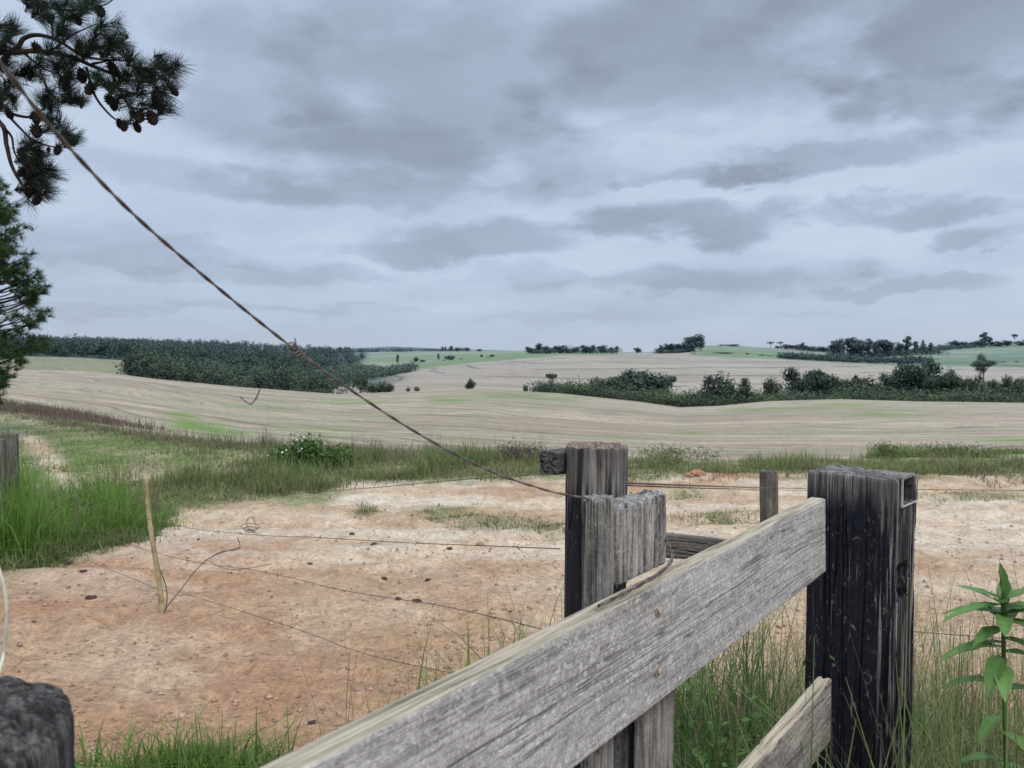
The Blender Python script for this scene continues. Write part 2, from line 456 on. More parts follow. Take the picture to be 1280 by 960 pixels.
    mk = t.new('ShaderNodeSeparateColor'); t.put(mk.inputs[0], t.attr('masks', 'Color'))
    field, gr, farm = mk.outputs[0], mk.outputs[1], mk.outputs[2]
    g = t.new('ShaderNodeNewGeometry'); P = g.outputs['Position']
    soil = t.math('SUBTRACT', 1.0, t.math('MAXIMUM', field, gr))
    # soil grain: crumbs, pits and pale skins
    a = t.noise(P, 26, 7, 0.72, 0.2); a2 = t.noise(P, 95, 5, 0.7); a3 = t.noise(P, 5.5, 6, 0.66, 0.5)
    f1 = t.rng(a, 0.3, 0.7, 0.74, 1.22); f2 = t.rng(a2, 0.3, 0.7, 0.90, 1.09); f3 = t.rng(a3, 0.3, 0.7, 0.80, 1.14)
    fs = t.math('MULTIPLY', t.math('MULTIPLY', f1, f2), f3)
    pits = t.rng(t.noise(P, 44, 4, 0.55, 0.6), 0.635, 0.70)
    dens = t.rng(t.noise(P, 0.9, 3, 0.5), 0.38, 0.62)
    fs = t.math('MULTIPLY', fs, t.math('SUBTRACT', 1.0, t.math('MULTIPLY', t.math('MULTIPLY', pits, dens), 0.55)))
    col = t.mix(soil, col, t.mix(1.0, col, fs, 'MULTIPLY'))
    # grass ground: fine green and straw mottling
    gg = t.noise(P, 14, 8, 0.75)
    col = t.mix(gr, col, t.mix(1.0, col, t.rng(gg, 0.3, 0.7, 0.45, 1.5), 'MULTIPLY'))
    # field: straw lines running with the slope
    w = t.noise(t.scale(P, (0.012, 0.012, 0)), 1.0, 3)
    sx = t.new('ShaderNodeSeparateXYZ'); t.put(sx.inputs[0], P)
    u = t.math('ADD', sx.outputs[1], t.math('MULTIPLY', w, 60.0))
    u = t.math('ADD', u, t.math('ADD', t.math('MULTIPLY', sx.outputs[0], 0.08), t.math('MULTIPLY', t.math('MINIMUM', sx.outputs[0], 0.0), 0.95)))
    cv = t.new('ShaderNodeCombineXYZ'); t.put(cv.inputs[0], t.math('MULTIPLY', sx.outputs[0], 0.045)); t.put(cv.inputs[1], u)
    s1 = t.noise(cv.outputs[0], 0.33, 4, 0.62); s2 = t.noise(cv.outputs[0], 1.6, 4, 0.7); s3 = t.noise(P, 1.6, 6, 0.8)
    sf = t.math('MULTIPLY', t.rng(s1, 0.3, 0.7, 0.84, 1.13), t.rng(s2, 0.3, 0.7, 0.86, 1.13))
    sf = t.math('MULTIPLY', sf, t.rng(s3, 0.3, 0.7, 0.72, 1.28))
    s4 = t.noise(t.scale(P, (0.16, 0.5, 0)), 1.0, 7, 0.75); sf = t.math('MULTIPLY', sf, t.rng(s4, 0.3, 0.7, 0.74, 1.22))
    lines = t.rng(t.noise(cv.outputs[0], 0.11, 2, 0.4), 0.485, 0.5); lines2 = t.rng(t.noise(cv.outputs[0], 0.11, 2, 0.4), 0.515, 0.5)
    ln = t.math('MULTIPLY', lines, lines2)
    sf = t.math('MULTIPLY', sf, t.math('SUBTRACT', 1.0, t.math('MULTIPLY', ln, 0.40)))
    for sc_, th_ in ((0.26, 0.008), (0.19, 0.006)):
        nz_ = t.noise(cv.outputs[0], sc_, 1, 0.3); l2_ = t.math('MULTIPLY', t.rng(nz_, 0.5 - th_, 0.5), t.rng(nz_, 0.5 + th_, 0.5)); sf = t.math('MULTIPLY', sf, t.math('SUBTRACT', 1.0, t.math('MULTIPLY', l2_, 0.30)))
    col = t.mix(field, col, t.mix(1.0, col, sf, 'MULTIPLY'))
    # contour banks on the far field
    zz = t.math('ADD', sx.outputs[2], t.math('MULTIPLY', t.noise(P, 0.006, 2), 4.0))
    fr = t.math('FRACT', t.math('MULTIPLY', zz, 1 / 3.4))
    bank = t.math('MULTIPLY', t.rng(fr, 0.40, 0.45), t.rng(fr, 0.54, 0.49))
    bank = t.math('MULTIPLY', t.math('MULTIPLY', bank, farm), t.rng(t.noise(P, 0.02, 3), 0.38, 0.5))
    col = t.mix(t.math('MULTIPLY', bank, 0.85), col, (0.05, 0.075, 0.03, 1))
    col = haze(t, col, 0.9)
    t.put(b.inputs['Base Color'], col); b.inputs['Roughness'].default_value = 1.0; b.inputs['Specular IOR Level'].default_value = 0.1
    bp = t.new('ShaderNodeBump'); bp.inputs['Strength'].default_value = 0.8; bp.inputs['Distance'].default_value = 0.035
    hh = t.math('ADD', t.math('MULTIPLY', a, 0.8), t.math('ADD', t.math('MULTIPLY', a3, 1.6), t.math('MULTIPLY', pits, -0.5)))
    t.put(bp.inputs['Height'], hh); t.l.new(bp.outputs[0], b.inputs['Normal'])
    o = link('ground', me, m); tag(o, kind='structure')
    return o
build_ground()

# ------------------------------------------------------------------ leaf soup
class Soup:
    def __init__(s): s.v = []; s.t = []
    def quads(s, C, N, size, tint, aspect=0.7, bend=None):
        """square-ish leaf faces centred at C with normals N"""
        n = len(C)
        N = N / (np.linalg.norm(N, axis=1, keepdims=True) + 1e-9)
        r = RS.normal(size=(n, 3)); A = np.cross(N, r); A /= (np.linalg.norm(A, axis=1, keepdims=True) + 1e-9)
        B = np.cross(N, A)
        sz = (size * (0.6 + 0.8 * RS.rand(n)))[:, None] if np.isscalar(size) else size[:, None]
        a = A * sz * 0.5; b = B * sz * 0.5 * aspect
        q = np.stack([C - a, C + b * 1.0, C + a, C - b * 1.0], 1)
        s.v.append(q); s.t.append(np.repeat(tint, 4))
    def needles(s, base, tip, w, tint):
        n = len(base)
        d = tip - base; r = RS.normal(size=(n, 3)); A = np.cross(d, r); A /= (np.linalg.norm(A, axis=1, keepdims=True) + 1e-9)
        A = A * (w * 0.5 if np.isscalar(w) else (w * 0.5)[:, None])
        q = np.stack([base - A, base + A, tip + A * 0.3, tip - A * 0.3], 1)
        s.v.append(q); s.t.append(np.repeat(tint, 4))
    def blades(s, base, h, lean, w, tint, seg=3, curl=0.6):
        """grass blades: tapered strips that bend over"""
        n = len(base)
        az = RS.rand(n) * 2 * math.pi
        L = np.stack([np.cos(az), np.sin(az), np.zeros(n)], 1)
        fa = az + math.pi / 2 + RS.normal(size=n) * 0.6
        S = np.stack([np.cos(fa), np.sin(fa), np.zeros(n)], 1)
        P = []
        for k in range(seg + 1):
            f = k / seg
            p = base + L * (lean * h * (f ** 1.8))[:, None]
            p = p + np.array([0, 0, 1.0]) * (h * (f - curl * np.abs(lean) * 0.5 * f * f))[:, None]
            P.append((p - S * (w * 0.5 * (1 - f * 0.85))[:, None], p + S * (w * 0.5 * (1 - f * 0.85))[:, None]))
        for k in range(seg):
            q = np.stack([P[k][0], P[k][1], P[k + 1][1], P[k + 1][0]], 1)
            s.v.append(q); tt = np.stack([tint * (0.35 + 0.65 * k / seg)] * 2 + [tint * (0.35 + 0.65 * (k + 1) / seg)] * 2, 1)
            s.t.append(tt.ravel())
    def raw(s, q, t): s.v.append(q); s.t.append(t)
    def mesh(s, name):
        V = np.concatenate(s.v).reshape(-1, 3); T = np.concatenate(s.t)
        return npmesh(name, V, np.arange(len(V)).reshape(-1, 4), False, attrs={'tint': T})

def crown_pts(lobes, n, rs, shell=0.62):
    lob = np.array(lobes, float)
    vol = lob[:, 3] * lob[:, 4] * lob[:, 5]; vol = vol ** 0.75
    k = rs.choice(len(lob), n, p=vol / vol.sum())
    d = rs.normal(size=(n, 3)); d /= np.linalg.norm(d, axis=1, keepdims=True)
    rad = shell + (1.05 - shell) * rs.rand(n)
    bump = 0.82 + 0.36 * fbm(d[:, 0] * 2.2 + k * 3.1, d[:, 1] * 2.2 + d[:, 2] * 2.2, 3, 3)
    P = lob[k, :3] + d * lob[k, 3:] * (rad * bump)[:, None]
    tint = np.clip(0.25 + 0.45 * d[:, 2] * rad + 0.3 * (rad - 0.7) + 0.35 * (vn(P[:, 0] * 9, P[:, 1] * 9 + P[:, 2] * 11, 5) - 0.5) + 0.12 * rs.normal(size=n), 0, 1)  # light and shade put into the tint: tops and outer leaves lighter
    return P, d, tint

def tree_lobes(kind, rs):
    L = []
    if kind == 'round':
        for k in range(9):
            a = rs.rand() * 6.28; q = rs.rand() ** 0.5 * 0.27
            z = 0.28 + 0.48 * rs.rand()
            r = 0.16 + 0.09 * rs.rand()
            L.append((math.cos(a) * q, math.sin(a) * q, z, r, r, r * 0.85))
        L.append((0, 0, 0.52, 0.3, 0.3, 0.33))
        L.append((0, 0, 0.28, 0.34, 0.34, 0.2))
    elif kind == 'wide':
        for k in range(12):
            a = rs.rand() * 6.28; q = rs.rand() ** 0.5 * 0.5
            z = 0.35 + 0.38 * rs.rand() * (1.1 - q)
            r = 0.17 + 0.09 * rs.rand()
            L.append((math.cos(a) * q, math.sin(a) * q, z + 0.08, r, r, r * 0.8))
        L.append((0, 0, 0.3, 0.52, 0.52, 0.26))
    elif kind == 'tall':
        for k in range(9):
            a = rs.rand() * 6.28; z = 0.24 + 0.68 * k / 8
            q = 0.13 * rs.rand() + 0.03; r = 0.06 + 0.07 * rs.rand() + 0.05 * math.sin((z - 0.35) * 4.5)
            L.append((math.cos(a) * q, math.sin(a) * q, z, r, r, r * 0.8))
    elif kind == 'umbrella':
        for k in range(8):
            a = k * 0.8; q = 0.1 + 0.22 * rs.rand()
            L.append((math.cos(a) * q, math.sin(a) * q, 0.78 + 0.1 * rs.rand(), 0.14, 0.14, 0.09))
        L.append((0, 0, 0.85, 0.22, 0.22, 0.11))
    elif kind == 'cone':
        for k in range(11):
            z = 0.15 + 0.78 * k / 10; q = 0.24 * (1 - z) ; a = k * 2.4; r = 0.10 + 0.2 * (1 - z)
            L.append((math.cos(a) * q, math.sin(a) * q, z, r, r, 0.13))
    elif kind == 'bush':
        for k in range(9):
            a = rs.rand() * 6.28; q = rs.rand() ** 0.5 * 0.6
            r = 0.22 + 0.14 * rs.rand()
            L.append((math.cos(a) * q, math.sin(a) * q, 0.35 + 0.35 * rs.rand() * (1 - q), r * 1.1, r * 1.1, r * 1.3))
        L.append((0, 0, 0.3, 0.6, 0.6, 0.45))
    return L

M_FAR = mat_leaf('far_foliage', (0.015, 0.028, 0.011), (0.125, 0.175, 0.058), tr=0.12)
M_DKF = mat_leaf('dark_crown_foliage', (0.008, 0.016, 0.007), (0.07, 0.10, 0.036), tr=0.12)
M_FAR2 = mat_leaf('far_foliage_olive', (0.016, 0.026, 0.010), (0.105, 0.138, 0.048), tr=0.12)
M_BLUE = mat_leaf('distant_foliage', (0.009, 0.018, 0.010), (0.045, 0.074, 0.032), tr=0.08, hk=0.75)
M_BARK = mat_plain('bark', (0.05, 0.038, 0.03), (0.13, 0.105, 0.085), 8, 0.95)
M_BARKL = mat_plain('pale_bark', (0.16, 0.14, 0.12), (0.3, 0.27, 0.23), 8, 0.95)

KINDS = {}
def tree_kind(key, kind, seed, n, leaf, mat, bark=None, trunk=True):
    rs = np.random.RandomState(seed)
    L = tree_lobes(kind, rs)
    s = Soup()
    P, d, tint = crown_pts(L, n, rs)
    N = d + rs.normal(size=(n, 3)) * 0.5
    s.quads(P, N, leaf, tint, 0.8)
    # dim inner filling so the crown is not see-through all over
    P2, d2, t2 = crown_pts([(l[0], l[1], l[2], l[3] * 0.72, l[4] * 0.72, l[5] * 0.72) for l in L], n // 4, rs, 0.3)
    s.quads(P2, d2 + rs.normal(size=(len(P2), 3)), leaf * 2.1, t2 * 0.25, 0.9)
    cm = s.mesh('crown'); cm.materials.append(mat)
    tm = None
    if trunk:
        b = MB()
        top = 0.7 if kind in ('tall', 'umbrella', 'cone') else 0.5
        b.tube([(0, 0, -0.06), (0.01, 0, 0.15), (-0.01, 0.01, 0.35), (0, 0, top), (0.01, 0, top + 0.15)], [0.032, 0.026, 0.021, 0.014, 0.006], 7)
        for l in L[:7]:
            if l[2] > 0.3: b.tube([(0, 0, min(l[2] - 0.1, top - 0.05) * 0.8), (l[0] * .5, l[1] * .5, l[2] * 0.85), (l[0], l[1], l[2])], [0.013, 0.009, 0.004], 5)
        me = bpy.data.meshes.new('trunk'); me.from_pydata(b.v, [], b.f); me.materials.append(bark or M_BARK); me.update(); tm = me
    KINDS[key] = (tm, cm)
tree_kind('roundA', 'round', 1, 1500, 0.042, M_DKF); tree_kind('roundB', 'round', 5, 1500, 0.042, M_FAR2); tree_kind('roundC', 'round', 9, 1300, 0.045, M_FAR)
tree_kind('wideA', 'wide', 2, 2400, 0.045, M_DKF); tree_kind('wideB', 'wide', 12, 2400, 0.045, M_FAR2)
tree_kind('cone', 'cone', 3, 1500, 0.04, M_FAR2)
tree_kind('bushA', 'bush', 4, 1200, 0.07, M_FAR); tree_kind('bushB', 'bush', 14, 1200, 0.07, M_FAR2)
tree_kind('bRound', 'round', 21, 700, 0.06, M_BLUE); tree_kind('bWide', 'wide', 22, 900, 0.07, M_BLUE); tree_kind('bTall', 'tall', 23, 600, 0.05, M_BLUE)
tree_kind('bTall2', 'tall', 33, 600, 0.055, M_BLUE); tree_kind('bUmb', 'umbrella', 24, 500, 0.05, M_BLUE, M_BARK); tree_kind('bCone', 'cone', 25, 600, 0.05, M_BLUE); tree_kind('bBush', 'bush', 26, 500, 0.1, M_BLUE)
tree_kind('umb', 'umbrella', 27, 900, 0.04, M_FAR)

def place_tree(key, xp, ytop, wpx, D, label, group=None, name='tree', cat='tree', sink=0.0):
    """a tree that stands on the land at distance D, its crown wpx wide and its tip at ytop"""
    g = ground_at(xp, D)
    ht = (at(xp, ytop, D).z - g.z)
    tm, cm = KINDS[key]
    base_w = max(v.co.x for v in cm.vertices) - min(v.co.x for v in cm.vertices) if key not in WC else WC[key][0]
    if key not in WC: WC[key] = (base_w, max(v.co.z for v in cm.vertices))
    bw, bh = WC[key]
    root = empty(name, (g.x, g.y, g.z - sink), random.random() * 6.28)
    sc = ((wpx * 1.2 * D / F) / bw); sz = max(ht, 1.0) / bh
    root.scale = (sc, sc, sz)
    tag(root, label, cat, group)
    if tm is not None: link('trunk', tm, None, root)
    link('crown', cm, None, root)
    return root
WC = {}

# ---- far wood on the left hill and the wooded valley: masses nobody could count
def wood(name, label, pts, kinds, hmin, hmax, mat, per=150, leaf=1.1, seed=1, wide=0.42):
    rs = np.random.RandomState(seed); s = Soup()
    protos = []
    for k, kd in enumerate(kinds):
        P, d, tint = crown_pts(tree_lobes(kd, np.random.RandomState(seed + 50 + k)), per * 4, np.random.RandomState(seed + k), 0.75)
        protos.append((P, d, tint))
    X = np.array([p[0] for p in pts]); Y = np.array([p[1] for p in pts]); Z = height(X, Y)
    for x, y, z in zip(X, Y, Z):
        P, d, tint = protos[rs.randint(len(protos))]
        sel = rs.choice(len(P), per, replace=False)
        H = hmin + (hmax - hmin) * rs.rand() ** 1.3
        a = rs.rand() * 6.28; ca, sa = math.cos(a), math.sin(a)
        w = H * (wide / 0.42) * (0.9 + 0.4 * rs.rand())
        Q = P[sel]
        W = np.stack([(Q[:, 0] * ca - Q[:, 1] * sa) * w, (Q[:, 0] * sa + Q[:, 1] * ca) * w, Q[:, 2] * H], 1) + np.array([x, y, z - 0.5])
        dd = d[sel]; N = np.stack([dd[:, 0] * ca - dd[:, 1] * sa, dd[:, 0] * sa + dd[:, 1] * ca, dd[:, 2]], 1) + rs.normal(size=(per, 3)) * 0.5
        s.quads(W, N, leaf, np.clip(tint[sel] * 0.8 + 0.5 * (Q[:, 2] - 0.45) + (rs.rand() - 0.5) * 0.55, 0, 1), 0.8)  # daylit treetops painted in: tint rises with height in the crown
    o = link(name, s.mesh(name), mat)
    tag(o, label, 'wood', kind='stuff')
    return o
def scatter(n, f, seed):
    rs = np.random.RandomState(seed); out = []
    while len(out) < n:
        p = f(rs)
        if p is not None: out.append(p)
    return out
def f_hill(rs):
    D = 455 * (1400 / 455) ** rs.rand(); xp = -150 + 680 * rs.rand()
    lim = 395 + (D - 450) * 0.13 if D < 900 else 455
    if xp > min(lim, 500): return None
    return ((xp - CX) / F * D, D)
wood('hillside_wood', 'blue green wood covering the hill behind the left end of the field', scatter(1900, f_hill, 3), ['tall', 'round', 'cone'], 9, 15, M_BLUE, per=150, leaf=1.15, seed=3, wide=0.5)
def f_mid(rs):
    D = 268 + 170 * rs.rand(); xp = 162 + 250 * rs.rand()
    if 288 < xp < 303 and D < 420: return None
    if xp > 300 and D > 430 - (xp - 300) * 0.2: return None
    if xp < 200 and D > 300 + (xp - 162) * 2.2: return None
    return ((xp - CX) / F * D, D)
wood('valley_wood', 'dark green wood in the valley behind the left half of the stubble field', scatter(330, f_mid, 4), ['round', 'wide', 'tall'], 8, 14, M_DKF, per=260, leaf=0.8, seed=5, wide=0.5)
def f_tong(rs):
    D = 425 + 330 * rs.rand(); xp = 395 + 125 * rs.rand()
    # tongue of wood that tapers to the right
    lim = 410 + (D - 425) * 0.36
    if xp > lim: return None
    return ((xp - CX) / F * D, D)
wood('tapering_wood', 'tongue of wood tapering to the right between the stubble field and the green pasture', scatter(260, f_tong, 6), ['round', 'wide'], 7, 11, M_FAR, per=160, leaf=1.1, seed=6, wide=0.6)
def f_belt(rs):
    D = 246 + 150 * rs.rand(); xp = 700 + 640 * rs.rand()
    up = np.interp(xp, [700, 740, 800, 850, 900, 960, 1040, 1300], [262, 285, 330, 330, 330, 345, 390, 395])
    if D > up: return None
    return ((xp - CX) / F * D, D)
wood('tree_belt', 'dense belt of dark green bushes and trees in the dip behind the right half of the field', scatter(520, f_belt, 8), ['wide', 'round', 'bush', 'wide'], 4.0, 9.5, M_FAR, per=330, leaf=0.62, seed=9, wide=0.62)
def f_belt2(rs):
    D = 243 + 14 * rs.rand(); xp = 675 + 660 * rs.rand()
    return ((xp - CX) / F * D, D)
wood('belt_undergrowth', 'low olive undergrowth along the near side of the tree belt', scatter(150, f_belt2, 18), ['bush'], 4.0, 6.5, M_FAR2, per=300, leaf=0.5, seed=19, wide=0.5)

T = place_tree
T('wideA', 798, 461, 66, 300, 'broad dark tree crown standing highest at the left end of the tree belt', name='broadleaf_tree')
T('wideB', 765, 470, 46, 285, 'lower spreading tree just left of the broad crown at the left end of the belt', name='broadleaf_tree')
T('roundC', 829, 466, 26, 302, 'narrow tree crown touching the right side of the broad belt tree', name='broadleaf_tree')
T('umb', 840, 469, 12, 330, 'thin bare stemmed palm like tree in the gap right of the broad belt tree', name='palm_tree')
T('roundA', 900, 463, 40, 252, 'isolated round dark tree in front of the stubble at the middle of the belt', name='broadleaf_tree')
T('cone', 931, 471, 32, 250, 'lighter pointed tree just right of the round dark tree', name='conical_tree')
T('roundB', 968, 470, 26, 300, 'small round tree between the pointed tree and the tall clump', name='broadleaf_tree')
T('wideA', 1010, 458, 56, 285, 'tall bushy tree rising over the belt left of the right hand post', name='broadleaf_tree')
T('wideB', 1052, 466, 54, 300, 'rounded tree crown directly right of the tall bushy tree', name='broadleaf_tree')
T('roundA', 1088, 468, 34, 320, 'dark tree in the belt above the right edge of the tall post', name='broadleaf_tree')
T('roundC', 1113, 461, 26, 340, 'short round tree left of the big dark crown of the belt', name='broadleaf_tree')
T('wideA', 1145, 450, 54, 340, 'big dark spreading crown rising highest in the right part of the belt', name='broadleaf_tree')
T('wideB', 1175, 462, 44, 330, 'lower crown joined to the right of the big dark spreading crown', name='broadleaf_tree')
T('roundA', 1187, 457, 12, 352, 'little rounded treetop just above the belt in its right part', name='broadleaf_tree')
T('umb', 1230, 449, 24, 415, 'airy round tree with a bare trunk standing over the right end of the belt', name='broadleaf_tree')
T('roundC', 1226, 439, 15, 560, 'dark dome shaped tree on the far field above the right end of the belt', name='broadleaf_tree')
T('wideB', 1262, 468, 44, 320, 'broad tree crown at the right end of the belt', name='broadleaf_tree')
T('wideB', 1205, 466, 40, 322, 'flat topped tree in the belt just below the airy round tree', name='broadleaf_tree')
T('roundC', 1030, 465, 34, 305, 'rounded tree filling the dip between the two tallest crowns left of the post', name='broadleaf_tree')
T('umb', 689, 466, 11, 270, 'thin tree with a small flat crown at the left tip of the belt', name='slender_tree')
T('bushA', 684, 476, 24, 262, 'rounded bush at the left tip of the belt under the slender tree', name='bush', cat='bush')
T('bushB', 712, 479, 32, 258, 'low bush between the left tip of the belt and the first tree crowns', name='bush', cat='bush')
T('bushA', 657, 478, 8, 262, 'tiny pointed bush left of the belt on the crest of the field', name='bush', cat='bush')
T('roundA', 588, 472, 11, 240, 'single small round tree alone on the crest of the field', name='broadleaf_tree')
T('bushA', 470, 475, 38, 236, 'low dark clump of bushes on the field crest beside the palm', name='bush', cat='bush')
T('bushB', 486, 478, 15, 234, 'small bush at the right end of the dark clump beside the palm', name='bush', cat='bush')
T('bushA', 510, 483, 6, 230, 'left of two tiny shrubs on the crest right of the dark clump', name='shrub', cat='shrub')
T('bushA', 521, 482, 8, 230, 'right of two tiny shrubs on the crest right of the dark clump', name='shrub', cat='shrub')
for i, (x, y, w) in enumerate(((372, 485, 18), (388, 486, 16), (403, 485, 16))):
    T('bushB', x, y, w, 236, ['leftmost', 'middle', 'rightmost'][i] + ' of three low bushes on the field crest below the wire knot', name='bush', cat='bush')
# pasture shrubs
for i, (x, y, w, k) in enumerate(((497, 442, 4, 'bRound'), (520, 446, 7, 'bRound'), (528, 449, 7, 'bBush'), (554, 453, 5, 'bBush'), (576, 450, 6, 'bBush'), (602, 443, 4, 'bRound'), (609, 446, 5, 'bBush'), (615, 443, 7, 'bRound'), (548, 441, 3, 'bRound'),
                                  (562, 443, 12, 'bBush'), (866, 443, 8, 'bBush'), (907, 440, 22, 'bBush'), (934, 441, 5, 'bRound'), (952, 443, 9, 'bRound'), (962, 444, 10, 'bBush'), (898, 448, 13, 'bBush'), (1058, 452, 11, 'bBush'), (1254, 455, 6, 'bBush'), (1270, 454, 6, 'bBush'))):
    T(k, x, y, w, 900 if x < 700 else 840, 'small dark shrub dotted on the distant green pasture', 'shrubs dotted on the distant pasture', name='pasture_shrub', cat='shrub')
# skyline trees: (x, top, width, kind)
SKY = [(433, 434, 7, 'bUmb'), (425, 435, 6, 'bTall'), (427, 434, 4, 'bTall2'), (452, 437, 8, 'bUmb'),
 (553, 433, 4, 'bTall'), (557, 433, 3, 'bTall2'), (564, 432, 5, 'bTall'), (572, 434, 6, 'bRound'), (584, 434, 6, 'bRound'), (599, 436, 7, 'bRound'),
 (661, 433, 9, 'bRound'), (674, 429, 12, 'bTall'), (683, 432, 12, 'bRound'), (694, 432, 9, 'bTall2'), (703, 431, 14, 'bRound'), (720, 433, 9, 'bRound'), (732, 431, 14, 'bRound'), (741, 431, 8, 'bTall'), (752, 431, 14, 'bRound'), (763, 434, 6, 'bTall2'), (771, 432, 5, 'bTall'), (797, 434, 9, 'bRound'),
 (826, 431, 6, 'bTall'), (834, 429, 10, 'bRound'), (842, 429, 12, 'bRound'), (850, 430, 14, 'bWide'), (868, 417, 20, 'bRound'), (856, 427, 20, 'bWide'), (861, 421, 14, 'bRound'), (876, 419, 9, 'bRound'),
 (912, 430, 24, 'bBush'), (963, 427, 7, 'bUmb'), (975, 427, 6, 'bUmb'), (985, 430, 12, 'bRound'), (997, 430, 18, 'bWide'), (1003, 428, 7, 'bTall'), (1014, 433, 10, 'bRound'), (1028, 433, 12, 'bRound'), (971, 432, 6, 'bTall2'),
 (1042, 426, 12, 'bTall'), (1049, 422, 13, 'bRound'), (1059, 422, 12, 'bTall2'), (1070, 421, 16, 'bRound'), (1071, 424, 22, 'bWide'), (1086, 423, 13, 'bTall'), (1095, 424, 11, 'bRound'), (1104, 424, 16, 'bTall2'), (1110, 424, 14, 'bRound'), (1124, 427, 11, 'bRound'), (1134, 420, 12, 'bTall'), (1145, 426, 9, 'bTall2'), (1153, 424, 11, 'bCone'), (1163, 428, 7, 'bTall'),
 (1196, 425, 14, 'bWide'), (1206, 427, 10, 'bRound'), (1217, 426, 12, 'bRound'), (1229, 415, 11, 'bTall'), (1226, 424, 14, 'bRound'), (1237, 421, 7, 'bTall2'), (1247, 426, 14, 'bWide'), (1258, 425, 12, 'bRound'), (1267, 417, 6, 'bUmb'), (1275, 426, 12, 'bWide')]
for i, (x, y, w, k) in enumerate(SKY):
    D = 1250 if x < 640 else (1010 if x < 800 else (960 if x < 880 else (1230 if x < 1035 else (1000 if x < 1170 else 1200))))
    if x in (674,): lab, gr = 'tall rounded tree at the left end of the central skyline row', None
    elif x == 868: lab, gr = 'tallest tree clump on the skyline beside the green mound', None
    elif x == 912: lab, gr = 'low dome of bushes on top of the green mound on the skyline', None
    elif x == 1229: lab, gr = 'tall narrow tree sticking out of the skyline at the far right', None
    elif x == 1267: lab, gr = 'slim bare stemmed tree with a tiny crown at the far right of the skyline', None
    elif x == 963: lab, gr = 'left of two slim trees with tiny crowns on the bare part of the skyline', None
    elif x == 975: lab, gr = 'right of two slim trees with tiny crowns on the bare part of the skyline', None
    elif x < 640: lab, gr = 'small distant tree in the row on the skyline behind the pasture', 'small trees on the skyline left of centre'
    elif x < 800: lab, gr = 'distant tree in the dark row on the skyline at the centre', 'trees of the skyline row at the centre'
    elif x < 880: lab, gr = 'distant tree in the dark clump left of the green mound', 'trees of the clump beside the green mound'
    elif x < 1035: lab, gr = 'distant tree around the small pale farmhouse on the skyline', 'trees around the distant farmhouse'
    elif x < 1170: lab, gr = 'distant tree in the tall dark row right of the farmhouse', 'trees of the tall row right of the farmhouse'
    else: lab, gr = 'distant tree on the skyline at the far right', 'skyline trees at the far right'
    T(k, x, y, w * 1.1, D, lab, gr, name='skyline_tree')
# dark hedges running down the right hand slope
def f_hedge(rs):
    u = rs.rand()
    if u < 0.5:
        v = rs.rand(); xp = 1040 + 170 * v; D = 960 + 250 * v + rs.normal() * 22
    else:
        v = rs.rand(); xp = 975 + 190 * v; D = 800 + 14 * rs.normal() + 20 * v
    return ((xp - CX) / F * D, D)
wood('hedgerow', 'dark hedgerows running across the distant slope below the skyline at right', scatter(330, f_hedge, 12), ['bush', 'round'], 5, 9, M_BLUE, per=80, leaf=1.6, seed=13, wide=0.6)
def f_sky(rs):
    k = rs.randint(0, 5); a, b_ = ((1040, 1172), (824, 862), (664, 775), (1188, 1420), (975, 1040))[k]
    D0 = (1010, 970, 1020, 1230, 1260)[k]
    return (((a + (b_ - a) * rs.rand()) - CX) / F * D0, D0 + rs.normal() * 14)
wood('skyline_wood', 'low dark tree belt filling in behind the single trees on the skyline', scatter(230, f_sky, 22), ['round', 'wide', 'bush'], 5, 11, M_BLUE, per=110, leaf=1.4, seed=23, wide=0.7)
def f_sky2(rs): return (((395 + 190 * rs.rand()) - CX) / F * 1500, 1500 + rs.normal() * 60)
wood('distant_wood', 'thin blue strip of wood on the horizon behind the pasture at left', scatter(120, f_sky2, 24), ['round', 'wide', 'bush'], 6, 12, M_BLUE, per=80, leaf=1.6, seed=25, wide=0.8)
# palm beside the clump
def palm(xp, ytop, D):
    g = ground_at(xp, D); H = at(xp, ytop, D).z - g.z
    root = empty('palm_tree', g); tag(root, 'small palm with drooping crown on the field crest, left of the dark clump of bushes', 'palm')
    b = MB(); b.tube([(0, 0, -0.2), (0.03, 0, H * 0.5), (0, 0, H * 0.86)], [0.22, 0.17, 0.17], 7); b.build('trunk', M_BARKL, root)
    s = Soup(); c = np.array([0, 0, H * 0.84])
    for k in range(18):
        a = k * 2.4; el = 0.9 - 1.3 * (k / 18)
        d0 = np.array([math.cos(a), math.sin(a), 0])
        L = H * 0.38
        for q in range(14):
            f = q / 13
            p = c + d0 * L * f * math.cos(el * (1 - f)) + np.array([0, 0, 1]) * (L * 0.8 * math.sin(el) * f - L * 0.8 * f * f)
            n = 10
            s.needles(np.repeat(p[None], n, 0), p + RS.normal(size=(n, 3)) * 0.3 - np.array([0, 0, 0.25]), 0.25, np.clip(0.4 + RS.normal(size=n) * 0.2, 0, 1))
    link('fronds', s.mesh('fronds'), M_FAR, root)
palm(450, 470, 236)

